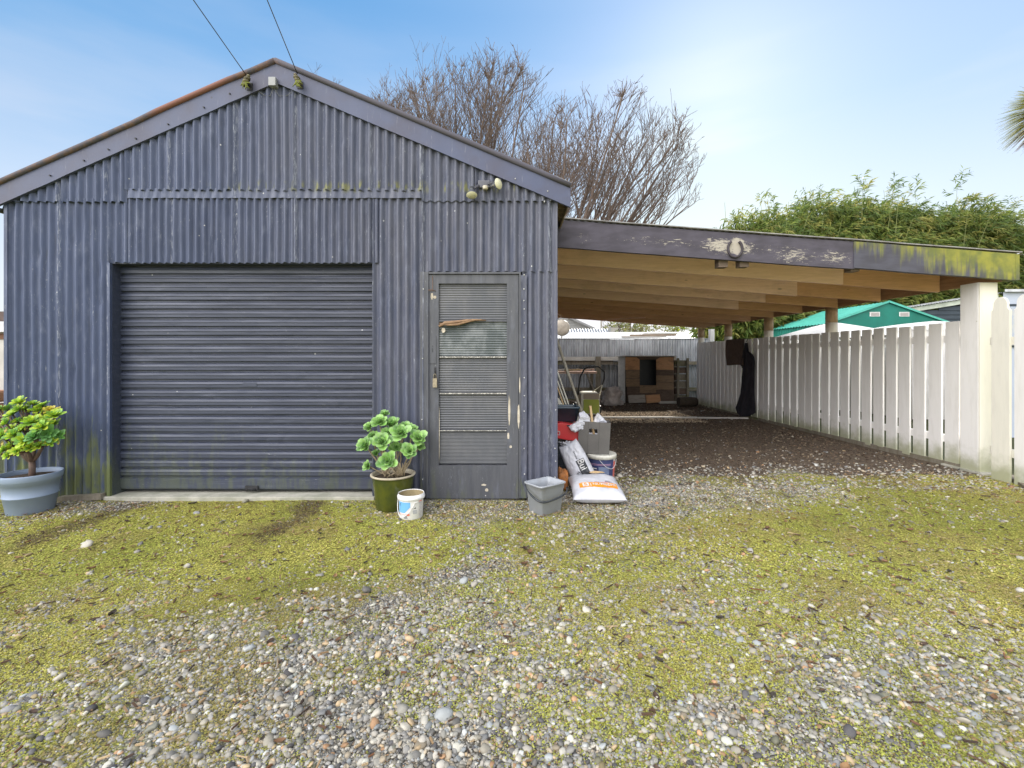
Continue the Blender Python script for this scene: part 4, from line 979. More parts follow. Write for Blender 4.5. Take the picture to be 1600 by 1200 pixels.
# lumpy sack
def blob(name, c, sx, sy, sz, mat, seed, amp=.25, n=28, fold=.1, flat=True, parent=None):
    mb = MB(); c = Vector(c); vs = []
    for j in range(n+1):
        ph = math.pi*j/n-math.pi/2
        for i in range(n*2):
            th = 2*math.pi*i/(n*2)
            ce = lambda a, e: math.copysign(abs(a)**e, a)
            d = Vector((ce(math.cos(ph), .6)*ce(math.cos(th), .7), ce(math.cos(ph), .6)*ce(math.sin(th), .7), ce(math.sin(ph), .75)))
            q = 1+amp*mnoise.noise(d*1.6+Vector((seed, 0, 0)))+fold*abs(mnoise.noise(d*4.5+Vector((0, seed, 0))))+fold*.5*mnoise.noise(d*10+Vector((0, 0, seed)))
            p = Vector((d.x*sx*q, d.y*sy*q, d.z*sz*q))
            if flat and p.z < -sz*.8: p.z = -sz*.8
            vs.append(c+p)
    m = n*2
    mb.add(vs, [(j*m+i, j*m+(i+1)%m, (j+1)*m+(i+1)%m, (j+1)*m+i) for j in range(n) for i in range(m)], 0, True)
    return mb.build(name, mat, parent)
SACKW = simple('dirty_white_plastic', (.62,.57,.55), (.45,.40,.38), 5, rough=.5, bump=.5, bscale=12, bdist=.03)
tag(blob('sack', (2.68, 12.3, .20), .25, .2, .24, SACKW, 3, .45, fold=.4), 'crumpled dirty-white sack slumped beside the kennel', 'sack')
# mower
mw = empty('lawn_mower', (1.75, 10.1, 0), 'lawn mower with black looped handle and cream and lime grass catcher', 'lawn mower')
GY_ = 10.0; gx = lambda px: (px-800)*GY_/F; gzz = lambda py: 1.27+(560-py)*GY_/F
CREAM = plastic('cream_plastic', (.66,.64,.54), .45); LIME = plastic('lime_plastic', (.36,.42,.035), .4)
TAN = plastic('taupe_plastic', (.36,.29,.22), .5)
def rr_poly(x0, x1, z0, z1, y, r=.08):
    p = []
    for cx_, cz_, a0 in ((x1-r, z1-r, 0), (x0+r, z1-r, 90), (x0+r*.4, z0+r*.4, 180), (x1-r*.4, z0+r*.4, 270)):
        rr = r if a0 < 180 else r*.4
        for a in np.linspace(a0, a0+90, 6): p.append(Vector((cx_+rr*math.cos(R(a)), y, cz_+rr*math.sin(R(a)))))
    return p
mb = MB(); mb.prism(rr_poly(gx(908), gx(937), .04, gzz(613), GY_), (0, .42, 0)); mb.build('grass_catcher', CREAM, mw, recalc=True)
mb = MB(); mb.prism(rr_poly(gx(911.5), gx(936), .06, gzz(624), GY_-.012, .03), (0, .014, 0)); mb.build('catcher_panel', LIME, mw, recalc=True)
mb = MB(); mb.prism(rr_poly(gx(911.5), gx(936), gzz(623.6), gzz(615), GY_-.010, .03), (0, .012, 0)); mb.build('catcher_top', TAN, mw, recalc=True)
mb = MB(); L0 = [P(903, 617, 10.2), P(905, 600, 10.1), P(907, 588, 10), P(913, 577, 9.9), P(919, 573.5, 9.85), P(935, 573, 9.85), P(944, 581, 9.9), P(944, 592, 10), P(941, 601, 10.05)]
mb.tube(L0, .017, 10); mb.build('handle', BLACKP, mw)
mb = MB(); mb.tube([P(903, 617, 10.2), P(902, 622, 10.4), (1.6, 10.7, .2)], .012, 8); mb.tube([P(941, 601, 10.05), P(936, 622, 10.3), (1.95, 10.7, .2)], .014, 8); mb.tube([P(941, 601, 10.05), P(926, 612, 10.2)], .01, 8); mb.build('lower_handle', CREAM, mw)
mb = MB(); mb.box((1.5, 10.45, .10), (2.0, 11.0, .22)); mb.lathe([(.001,.34),(.10,.33),(.13,.28),(.14,.22)], (1.75, 10.75, 0), 20); mb.build('deck', DARKIRON, mw, bevel=.02)
for x, y_ in ((1.47, 10.52), (2.03, 10.52), (1.47, 10.95), (2.03, 10.95)): mb = MB(); mb.tube([(x-.02, y_, .09), (x+.02, y_, .09)], .09, 20); mb.build('wheel', BLACKP, mw)
# bench with leaning brace
wb = empty('work_bench', (1.4, 12.4, 0), 'rough timber bench piled with scraps under the back fence rail', 'bench')
mb = MB(); mb.box((.7, 12.2, .86), (2.28, 12.6, .92)); mb.build('bench_top', PINE, wb)
for x, y_ in ((.8, 12.25), (2.1, 12.25), (.8, 12.5), (2.15, 12.5)): mb = MB(); mb.beam((x, y_, 0), (x+.05, y_, .86), .07, .07, up=(0,1,0)); mb.build('leg', OLDWOOD, wb)
mb = MB(); mb.beam((2.35, 12.15, 0), (2.0, 12.15, .86), .05, .12, up=(0,1,0)); mb.build('brace', GREYWOOD, wb)
for k, (x, l, m, lb) in enumerate(((.95, .5, PALEB, 'pale board scrap at the left of the rough bench'), (1.42, .42, FRESHWOOD, 'yellow timber scrap in the middle of the rough bench'), (1.86, .36, PINE, 'pinkish timber block at the right end of the rough bench'))):
    mb = MB(); mb.beam((x, 12.30+.03*k, .945), (x+l, 12.36-.04*k, .955+.01*k), .09, .045); tag(mb.build('wood_offcut', m), lb, 'offcut')
# leaning poles
def pole(a, b, r, mat, lb, n=10):
    mb = MB(); mb.tube([a, b], r, n); tag(mb.build('pole', mat), lb, 'pole')
GP = simple('grey_pole_paint', (.42,.39,.32), (.34,.31,.26), 8, rough=.6)
pole((.47, 6.0, 1.86), (1.10, 6.0, .02), .020, GP, 'thick grey-tan pole leaning across the junk, tallest of the poles')
pole(P(869, 575, 5.6), (.93, 5.6, .01), .009, CREAM, 'thin cream stick leaning right of the other two thin sticks')
pole(P(869, 590, 5.5), (.90, 5.45, .01), .008, CREAM, 'thin cream stick leaning between two other thin sticks')
pole(P(870, 602, 5.4), (.85, 5.35, .01), .007, FRESHWOOD, 'thin cream stick leaning nearest the garage wall, lowest of three')
CREAMC = simple('cream_sheeting', (.68,.66,.58), (.55,.53,.46), 6, rough=.7, bump=.6, bscale=9, bdist=.03)
mb = MB()
def sh(u, v):
    x = .53+.42*u; top = .86-.42*u**.6+.04*math.sin(u*9)
    return Vector((x+.02*mnoise.noise(Vector((u*3,v*3,1))), 5.75+.10*mnoise.noise(Vector((u*4, v*4, 2)))+.12*v, top*v))
mb.grid(sh, 24, 20); mb.grid(lambda u, v: sh(u, v)+Vector((0, .03, 0)), 24, 20); tag(mb.build('crumpled_sheet', CREAMC), 'crumpled cream sheet propped behind the thin leaning sticks', 'sheet')
# tubs
cr_ = empty('storage_crate', (.62, 5.05, 0), 'dark crate at the bottom of the pile under the red box', 'crate')
mb = MB(); mb.box((.47, 4.92, 0), (.76, 5.25, .37)); mb.build('crate_body', BLACKP, cr_, bevel=.01)
mb = MB()
for z in (.08, .2, .31): mb.box((.47, 4.905, z), (.76, 4.9185, z+.03))
mb.build('crate_rib', BLACKP, cr_)
def tub(name, x0, x1, y0, y1, z0, z1, mat, label, cat, tap=.02, rimw=.012, parent_mat=None, rot=0):
    o = empty(name, ((x0+x1)/2, (y0+y1)/2, z0), label, cat)
    mb = MB(); c = Vector(((x0+x1)/2, (y0+y1)/2, 0)); hx, hy = (x1-x0)/2, (y1-y0)/2
    def ring(z, dx):
        p = []; r_ = min(hx, hy)*.28
        for cx_, cy_, a0 in ((hx-r_, hy-r_, 0), (-hx+r_, hy-r_, 90), (-hx+r_, -hy+r_, 180), (hx-r_, -hy+r_, 270)):
            for a in np.linspace(a0, a0+90, 6):
                v = Vector((cx_+(r_)*math.cos(R(a)), cy_+(r_)*math.sin(R(a)), 0)); v = v*(1+dx/min(hx, hy)); v = Matrix.Rotation(rot, 3, 'Z') @ v
                p.append(c+v+Vector((0, 0, z)))
        return p
    rings = [ring(z0, -tap-.01), ring(z0+.006, -tap), ring(z1-.02, 0), ring(z1-.02, rimw), ring(z1, rimw), ring(z1, -.003), ring(z1-.02, -.004), ring(z0+.01, -tap-.004)]
    n = len(rings[0]); vs = [p for q in rings for p in q]
    mb.add(vs, [(j*n+i, j*n+(i+1)%n, (j+1)*n+(i+1)%n, (j+1)*n+i) for j in range(len(rings)-1) for i in range(n)], 0, True)
    mb.add(rings[0], [tuple(reversed(range(n)))], 0); mb.add(rings[-1], [tuple(range(n))], 0)
    b = mb.build('tub_body', mat, o); return o
tub('plastic_tub', .47, .735, 4.96, 5.22, .575, .74, plastic('dark_blue_tub', (.035,.06,.085), .3, .1), 'dark plastic tub sitting on top of the red box', 'tub')
RED = plastic('red_plastic', (.60,.035,.04), .4, .1)
rb = empty('red_box', (.62, 5.02, .38), 'red plastic box between the dark tub and the leaning white sack', 'box')
mb = MB(); poly = [(.46,.57),(.52,.583),(.60,.57),(.735,.545),(.74,.38),(.60,.395),(.46,.42)]
mb.prism([Vector((a, 4.86, b)) for a, b in poly], (0, .34, 0)); mb.build('box_body', RED, rb, recalc=True, bevel=.008)
mb = MB(); mb.box((.585, 4.853, .545), (.635, 4.859, .560)); mb.build('hand_hole', BLACKP, rb)
mb = MB()
for a, b, c, d in ((.47,.51,.487,.492),(.507,.512,.455,.492),(.47,.512,.452,.457)): mb.box((a, 4.8545, c), (b, 4.8592, d))
mb.build('printed_mark', simple('white_print', (.75,.72,.72), rough=.6), rb)
# text helper
def text_mesh(body, size, fn, name, mat, parent, bold=.0, sub=2):
    cu = bpy.data.curves.new('t', 'FONT'); cu.body = body; cu.size = size; cu.align_x = 'CENTER'; cu.align_y = 'CENTER'; cu.offset = bold; cu.resolution_u = 3
    ob = bpy.data.objects.new('t', cu); col.objects.link(ob)
    dg = bpy.context.evaluated_depsgraph_get(); me = bpy.data.meshes.new_from_object(ob.evaluated_get(dg))
    import bmesh
    bm = bmesh.new(); bm.from_mesh(me); bmesh.ops.triangulate(bm, faces=bm.faces)
    for _ in range(sub): bmesh.ops.subdivide_edges(bm, edges=[e for e in bm.edges if e.calc_length() > size*.12], cuts=1); bmesh.ops.triangulate(bm, faces=bm.faces)
    off = WL.get(parent.name, Vector((0,0,0)))
    for v in bm.verts: v.co = fn(v.co.x, v.co.y)-off
    me2 = bpy.data.meshes.new(name); bm.to_mesh(me2); bm.free(); me2.materials.append(mat)
    bpy.data.objects.remove(ob); bpy.data.curves.remove(cu); bpy.data.meshes.remove(me)
    o = bpy.data.objects.new(name, me2); col.objects.link(o); o.parent = parent; WL[o.name] = off; return o
# pillow-shaped sacks with a printed face
def pillow(name, T, w, l, th, mat, label, cat, seed, wr=.01, sag=0, pinch=.0):
    """T maps local (x across, y along, z thickness) to world; returns object and a surface function"""
    o = empty(name, T @ Vector((0,0,0)), label, cat)
    def top(x, y, up=1):
        u, v = x/(w/2), y/(l/2); e = max(0, (1-abs(u)**3.2))*max(0, (1-abs(v)**3.0))
        h = th/2*e**.42
        h *= 1+.10*mnoise.noise(Vector((u*1.3, v*1.3, seed)))
        if up > 0: h += wr*(mnoise.noise(Vector((u*3.5, v*5, seed+3)))+.5*mnoise.noise(Vector((u*9, v*11, seed+4))))*min(1, e*4)
        k = 1-pinch*(max(0, v)**2); ins = 1-.05*(1-abs(v)**2)*abs(u)**2; inv = 1-.04*(1-abs(u)**2)*abs(v)**2
        return T @ Vector((x*k*ins, y*inv, (h if up > 0 else -h*.8)+sag*v*v))
    mb = MB(); n = 40
    mb.grid(lambda a, b: top((a-.5)*w, (b-.5)*l), n, n); mb.grid(lambda a, b: top((.5-a)*w, (b-.5)*l, -1), n, n)
    mb.build('sack_body', mat, o)
    def surf(x, y, d=.0012):
        p = top(x, y); e = .004; n_ = (top(x+e, y)-top(x-e, y)).cross(top(x, y+e)-top(x, y-e)).normalized(); return p+n_*d
    return o, surf
WBAG = simple('white_bag_plastic', (.62,.62,.66), (.52,.53,.58), 5, rough=.32, bump=.25, bscale=14, bdist=.01)
ORANGE = simple('orange_print', (.86,.33,.025), (.80,.29,.02), 5, rough=.4, bump=0); WPR = simple('white_print_ink', (.85,.84,.82), rough=.5, bump=0); DPR = simple('charcoal_print', (.045,.048,.055), rough=.5, bump=0)
T = Matrix.Translation((.765, 4.17, .078)) @ Matrix.Rotation(R(-2), 4, 'Z') @ Matrix.Rotation(R(4), 4, 'X')
bagA, sA = pillow('garden_sack', T, .46, .56, .17, WBAG, 'full white sack with an orange printed band lying flat on the gravel', 'sack', 4, .006)
def decal(surf, x0, x1, y0, y1, name, mat, parent, d=.0014, n=14, rot=0, shape=None):
    mb = MB(); c, s = math.cos(rot), math.sin(rot); cx_, cy_ = (x0+x1)/2, (y0+y1)/2
    def fn(u, v):
        a = x0+(x1-x0)*u-cx_; b = y0+(y1-y0)*v-cy_
        if shape: a, b = shape(a, b)
        return surf(cx_+a*c-b*s, cy_+a*s+b*c, d)
    mb.grid(fn, n, n); return mb.build(name, mat, parent)
decal(sA, -.165, .175, -.175, -.075, 'printed_band', ORANGE, bagA, n=24)
decal(sA, -.135, -.078, -.160, -.090, 'printed_emblem', WPR, bagA, .0026)
text_mesh('S', .068, lambda x, y: sA(x-.107, y-.125, .0040), 'printed_letter', ORANGE, bagA, .001)
text_mesh('NUMBERS', .062, lambda x, y: sA(x*.76+.06, y-.118, .0032), 'printed_word', WPR, bagA, .0012)
text_mesh('|', .07, lambda x, y: sA(x-.062, y-.125, .0030), 'printed_bar', WPR, bagA, .0005)
decal(sA, .08, .14, -.055, -.030, 'printed_swoosh', DPR, bagA, shape=lambda a, b: (a, b*(.5-a*8)*.8)); decal(sA, -.02, .12, -.064, -.058, 'printed_line', RED, bagA)
T = Matrix.Translation((.655, 4.55, .215)) @ Matrix.Rotation(R(-27), 4, 'Y') @ Matrix.Rotation(R(-6), 4, 'Z')@ Matrix.Rotation(R(74), 4, 'X')
bagB, sB = pillow('compost_sack', T, .25, .46, .17, WBAG, 'leaning white sack with a dark printed panel and twisted open neck', 'sack', 9, .010, pinch=.22)
decal(sB, .0, .085, -.15, .03, 'printed_panel', DPR, bagB, n=20)
text_mesh('Bui', .085, lambda x, y: sB(.043+y*1.1, -.025-x*1.0, .003), 'printed_word', WPR, bagB, .001)
text_mesh('CON03', .038, lambda x, y: sB(-.06+x*math.cos(.5)-y*math.sin(.5), -.11+x*math.sin(.5)+y*math.cos(.5), .0025), 'printed_code', DPR, bagB, .0008)
text_mesh('General', .028, lambda x, y: sB(.025+y, .085-x, .0025), 'printed_small_word', DPR, bagB, .0004)
# twisted neck
mb = MB()
for k, (dx, dz) in enumerate(((-.075,.085),(-.03,.05),(.005,.10),(-.06,.03))):
    b = Vector((.555, 4.60, .385)); t_ = b+Vector((dx*.8, -.02, dz*.55)); side = Vector((.022, -.014, 0))
    vs = []
    for i in range(8):
        f = i/7; c = b.lerp(t_, f)+Vector((.01*math.sin(f*6+k), 0, 0)); w = .6+1.0*math.sin(f*2.2)*(1-.4*f)
        for j in range(7): s = (j/6-.5)*2; vs.append(c+side*s*w+Vector((0, .012*math.cos(s*5+k), .006*math.sin(s*7))))
    mb.add(vs, [(i*7+j, i*7+j+1, (i+1)*7+j+1, (i+1)*7+j) for i in range(7) for j in range(6)], 0, True)
mb.build('twisted_neck', WBAG, bagB)
ob_ = blob('orange_bag', (.49, 4.42, .085), .05, .06, .10, simple('orange_netting', (.55,.20,.05), (.30,.13,.05), 25, rough=.7), 5, .3, n=14, fold=.3); tag(ob_, 'small orange bag squashed between the garage corner and the white sacks', 'bag')
# paint bucket
pb = empty('paint_bucket', (.95, 4.87, 0), 'navy and red labelled bucket with white lid under the grey box', 'bucket')
c = Vector((.955, 4.87, 0))
mb = MB(); mb.lathe([(.128,.0),(.132,.01),(.146,.235),(.146,.24)], c, 48); mb.lathe([(.0005,.002),(.128,.002)], c, 48); mb.build('pail', plastic('white_pail', (.74,.73,.68), .4), pb)
mb = MB(); mb.lathe([(.147,.215),(.158,.218),(.160,.250),(.154,.262),(.148,.258),(.0005,.256)], c, 48); mb.build('lid', plastic('cream_lid', (.72,.70,.62), .4, .3), pb)
def arc(mb, c, r0, r1, z0, z1, a0, a1, n=24, nz=4, d=.0012):
    mb.grid(lambda u, v: Vector((c.x+(r0+(r1-r0)*v+d)*math.cos(R(a0+(a1-a0)*u)), c.y+(r0+(r1-r0)*v+d)*math.sin(R(a0+(a1-a0)*u)), z0+(z1-z0)*v)), n, nz)
NAVYP = plastic('navy_label', (.045,.06,.16), .4, .15)
mb = MB(); arc(mb, c, .1335, .1455, .015, .213, 170, 318); mb.build('navy_label', NAVYP, pb)
mb = MB(); arc(mb, c, .1335, .1445, .015, .19, 318.5, 370); mb.build('red_label', plastic('coral_label', (.70,.15,.12), .4, .1), pb)
mb = MB(); arc(mb, c, .144, .144, .165, .170, 205, 300, d=.0025); arc(mb, c, .1435, .1435, .153, .157, 205, 300, d=.0025); mb.build('pink_line', plastic('pink_print', (.50,.30,.42)), pb)
mb = MB(); arc(mb, c, .136, .1425, .05, .14, 248, 293, d=.0028); mb.build('text_panel', plastic('pale_blue_print', (.20,.25,.38), .5, .5, (.05,.06,.16)), pb)
mb = MB(); arc(mb, c, .140, .1415, .115, .126, 218, 240, d=.003); mb.build('white_tag', WPR, pb)
mb = MB(); mb.tube([c+Vector((.155*math.cos(R(a)), .155*math.sin(R(a)), .22-.10*math.sin(R((a-250)*180/100)))) for a in np.linspace(250, 350, 16)], .0025, 6); mb.build('wire_handle', plastic('handle_wire', (.7,.7,.7)), pb)
# grey box on top of bucket
GB = simple('grey_taupe_card', (.165,.155,.145), (.135,.128,.12), 4, rough=.75, bump=.1)
gb = empty('grey_box', (.875, 4.95, .262), 'open grey box with cut-out hand hole balanced on the labelled bucket', 'box')
T = Matrix.Translation((.875, 4.93, .262)) @ Matrix.Rotation(R(3), 4, 'Y') @ Matrix.Rotation(R(-8), 4, 'Z')
w, d, h = .165, .12, .335
mb = MB(); z0, z1 = .205, .262; hx0, hx1 = -.055, .032
mb.box((-w,-d,0), (w,-d+.004,z0), 0, T); mb.box((-w,-d,z1), (w,-d+.004,h), 0, T); mb.box((-w,-d,z0), (hx0,-d+.004,z1), 0, T); mb.box((hx1,-d,z0), (w,-d+.004,z1), 0, T)
mb.box((-w,-d+.0045,0), (-w+.004,d,h), 0, T); mb.box((w-.004,-d+.0045,0), (w,d,h), 0, T); mb.box((-w+.0045,d-.004,0), (w-.0045,d,h), 0, T); mb.box((-w+.0045,-d+.0045,0), (w-.0045,d-.0045,.004), 0, T)
mb.build('box_body', GB, gb)
mb = MB()
for x in (-.065, .05): mb.box((x,-d-.0015,0), (x+.0022,-d-.0003,h), 0, T)
mb.build('fold_crease', simple('crease_dark', (.07,.065,.06)), gb)
BAGW = simple('shiny_white_film', (.78,.78,.82), (.60,.61,.68), 8, rough=.3, bump=.5, bscale=18, bdist=.02)
def crumple(name, pts, mat, label, seed, thick=.05):
    """crumpled plastic film: outline pts (x,z), bulging towards the viewer"""
    mb = MB(); cx_ = sum(p[0] for p in pts)/len(pts); cz_ = sum(p[2] for p in pts)/len(pts); cy_ = sum(p[1] for p in pts)/len(pts); c = Vector((cx_, cy_, cz_))
    for sgn in (-1, 1):
        vs = []; n = len(pts); m = 10; q = 8
        ring = []
        for i in range(n):
            a, b = Vector(pts[i]), Vector(pts[(i+1)%n])
            for j in range(q): ring.append(a.lerp(b, j/q))
        for k in range(m+1):
            f = k/m
            for p in ring:
                v = c.lerp(p, f); bul = thick*(1-f**2.2)**.5 if f < 1 else 0
                nn = mnoise.noise(Vector((v.x*22, v.z*22, seed)))*.55+abs(mnoise.noise(Vector((v.x*45, v.z*45, seed+2))))*.5
                v = v+Vector((0, sgn*bul*(1+nn), 0))+Vector((mnoise.noise(v*30)*.006, 0, mnoise.noise(v*31+Vector((5,5,5)))*.006)); vs.append(v)
        nr = len(ring)
        mb.add(vs, [(k*nr+i, k*nr+(i+1)%nr, (k+1)*nr+(i+1)%nr, (k+1)*nr+i) for k in range(m) for i in range(nr)], 0, False)
    o = mb.build(name, mat); tag(o, label, 'bag'); return o
Q = lambda px, py, Y: tuple(P(px, py, Y))
crumple('plastic_bag', [Q(888,666,4.83), Q(903,658,4.83), Q(905,645,4.85), Q(912,642,4.86), Q(921,650,4.88), Q(924,662,4.9), Q(918,676,4.9), Q(906,672,4.84), Q(898,676,4.8), Q(893,673,4.8)], BAGW, 'crumpled white plastic bag spilling left out of the grey box', 2, .035)
crumple('plastic_bag', [Q(926,662,4.95), Q(929,652,4.95), Q(934,644,4.95), Q(948,659,4.95), Q(946,668,4.95), Q(930,672,4.95)], BAGW, 'pointed white plastic bag sticking up right of the wooden batten', 6, .03)
crumple('plastic_bag', [Q(914,676,4.90), Q(935,676,4.90), Q(936,694,4.90), Q(914,696,4.90)], BAGW, 'white plastic film seen through the hand hole of the grey box', 8, .02)
mb = MB(); mb.beam(P(922, 634, 4.93), P(926, 668, 4.905), .045, .022, up=(1, 0, 0)); mb.beam(P(926, 668, 4.905), P(930, 695, 4.88), .045, .02, up=(1,0,0)); tag(mb.build('batten', FRESHWOOD), 'short fresh timber batten standing up in the grey box', 'batten')
mb = MB(); mb.prism([Vector((.52+.16*u, 4.92-.03*v, .16+v*.42)) for u, v in ((1.08,.35),(1.45,.42),(1.4,.62),(1.05,.55))], (0,.02,0)); tag(mb.build('card_scrap', simple('grey_card', (.30,.31,.35))), 'scrap of pale grey card between the red box and grey box', 'card')
mb = MB(); mb.prism([Vector((.80+a, 4.44, .16+b)) for a, b in ((-.05,0),(.0,.012),(.07,.004),(.10,-.006),(.02,-.012),(-.04,-.010))], (0,-.03,.01)); tag(mb.build('cardboard_scrap', FRESHWOOD), 'small tan cardboard scrap at the back edge of the flat sack', 'scrap')

# mop bucket
mbk = empty('mop_bucket', (.277, 3.79, 0), 'empty grey rectangular mop bucket with dark handle beside the door', 'bucket')
c = Vector((.275, 3.79, 0)); rot = R(38)
MBM = plastic('grey_mop_plastic', (.34,.36,.39), .38, .4, (.22,.20,.17))
def rring(z, hx, hy, r_):
    p = []
    for cx_, cy_, a0 in ((hx-r_, hy-r_, 0), (-hx+r_, hy-r_, 90), (-hx+r_, -hy+r_, 180), (hx-r_, -hy+r_, 270)):
        for a in np.linspace(a0, a0+90, 7): p.append(c+Matrix.Rotation(rot, 3, 'Z') @ Vector((cx_+r_*math.cos(R(a)), cy_+r_*math.sin(R(a)), 0))+Vector((0, 0, z)))
    return p
H = .245; hx, hy = .135, .105
rings = [rring(.0, hx*.76, hy*.76, .012), rring(.004, hx*.80, hy*.80, .016), rring(H-.055, hx*.95, hy*.95, .022), rring(H-.052, hx*.98, hy*.98, .024), rring(H-.014, hx, hy, .026), rring(H-.012, hx+.010, hy+.010, .034), rring(H, hx+.010, hy+.010, .034), rring(H, hx-.004, hy-.004, .024), rring(H-.05, hx*.95-.004, hy*.95-.004, .02), rring(.01, hx*.78, hy*.78, .014)]
mb = MB(); n = len(rings[0]); mb.add([p for q in rings for p in q], [(j*n+i, j*n+(i+1)%n, (j+1)*n+(i+1)%n, (j+1)*n+i) for j in range(len(rings)-1) for i in range(n)], 0, True)
mb.add(rings[0], [tuple(reversed(range(n)))]); mb.add(rings[-1], [tuple(range(n))]); mb.build('bucket_body', MBM, mbk)
mb = MB(); Rz = Matrix.Rotation(rot, 3, 'Z')
kp = [Vector(p) for p in ((.108,3.775,.225),(.125,3.72,.195),(.165,3.655,.160),(.215,3.600,.138),(.262,3.603,.130),(.32,3.645,.132),(.39,3.705,.142),(.45,3.76,.165),(.455,3.79,.20))]; pts = []
for t in np.linspace(0, len(kp)-1.001, 20):
    k_ = int(t); f = t-k_; p0, p1, p2, p3 = kp[max(k_-1,0)], kp[k_], kp[min(k_+1,len(kp)-1)], kp[min(k_+2,len(kp)-1)]
    pts.append(.5*((2*p1)+(p2-p0)*f+(2*p0-5*p1+4*p2-p3)*f*f+(3*p1-p0-3*p2+p3)*f**3))
mb.tube(pts, [.005]*4+[.0085]*12+[.005]*4, 8); mb.build('handle', BLACKP, mbk)

# white labelled bucket
wb2 = empty('white_bucket', (-.81, 3.66, 0), 'small white bucket with blue and orange label in front of the green pot', 'bucket')
c = Vector(((642.5-800)*3.66/F, 3.66, 0)); WP = plastic('white_bucket_plastic', (.78,.77,.76), .4, .15)
mb = MB(); mb.lathe([(.088,.0),(.092,.006),(.097,.155),(.0975,.158)], c, 40); mb.lathe([(.104,.152),(.109,.156),(.109,.176),(.104,.180),(.103,.192),(.0995,.1925),(.098,.188)], c, 40); mb.lathe([(.0975,.156),(.104,.152)], c, 40); mb.build('bucket_body', WP, wb2)
mb = MB(); mb.lathe([(.098,.188),(.096,.178),(.090,.035),(.0005,.033)], c, 40); mb.build('bucket_inside', simple('stained_inside', (.34,.27,.15), (.24,.19,.10), 9, rough=.6), wb2)
cam_ang = math.degrees(math.atan2(-c.y, -c.x))       # towards the viewer
def deg(px): return cam_ang+math.degrees(math.asin(max(-1, min(1, (px-642.5)/19.3))))
mb = MB(); mb.grid(lambda u, v: (lambda a, z: Vector((c.x+(.0925+z*.03+.0012)*math.cos(R(a)), c.y+(.0925+z*.03+.0012)*math.sin(R(a)), z)))(deg(624)+(deg(641)-deg(624))*(1-(1-u)*(1)), .055+.085*v*(1)+(.0 if u < .6 else (u-.6)*.12*(1-v))), 16, 8); mb.build('blue_label', plastic('sky_blue_print', (.16,.42,.72), .4, .05), wb2)
def strip(px0, px1, z0, z1, m, nm, d=.0022):
    mb = MB(); arc(mb, c, .0925+z0*.03, .0925+z1*.03, z0, z1, deg(px0), deg(px1), 8, 2, d); mb.build(nm, m, wb2)
ORP = plastic('orange_red_print', (.72,.20,.12), .4, .05)
strip(634, 640, .036, .050, ORP, 'orange_print'); strip(624, 633, .040, .047, plastic('pink_print_label', (.78,.50,.48), .4), 'pink_print'); strip(654, 659, .138, .145, ORP, 'orange_heading'); strip(654, 659, .128, .1305, DPR, 'heading_line')
for k in range(9): strip(654, 659-(k % 3)*.8, .118-k*.011, .1215-k*.011, plastic('grey_text_print', (.45,.42,.42)), 'text_line')
for k in range(3): strip(631, 637-k*.6, .012+k*.009, .0155+k*.009, DPR, 'text_line')
strip(645, 651, .048, .077, plastic('barcode_grey', (.33,.34,.36), .4, .5, (.7,.7,.7)), 'barcode')
mb = MB(); a0 = deg(646.5); vs = [Vector((c.x+.0975*math.cos(R(deg(px))), c.y+.0975*math.sin(R(deg(px))), z)) for px, z in ((646, .088), (650, .088), (649, .100))]; mb.add(vs, [(0,1,2)]); mb.build('warning_mark', DPR, wb2)
text_mesh('K', .030, lambda x, y: (lambda a, z: Vector((c.x+(.0925+z*.03+.003)*math.cos(R(a)), c.y+(.0925+z*.03+.003)*math.sin(R(a)), z)))(deg(626)+math.degrees(x/.095), .118+y), 'printed_letter', NAVYP, wb2)
mb = MB(); pts = []
for t in np.linspace(0, 1, 24):
    a = deg(620)-14+(deg(653)-deg(620)+14)*t
    pts.append(Vector((c.x+.106*math.cos(R(a)), c.y+.106*math.sin(R(a)), .14-.115*math.sin(math.pi*min(1, t*1.15))**.9*(1-.0*t) if t*1.15 < 1 else .14)))
mb.tube(pts, .0028, 6); mb.build('handle', WP, wb2)

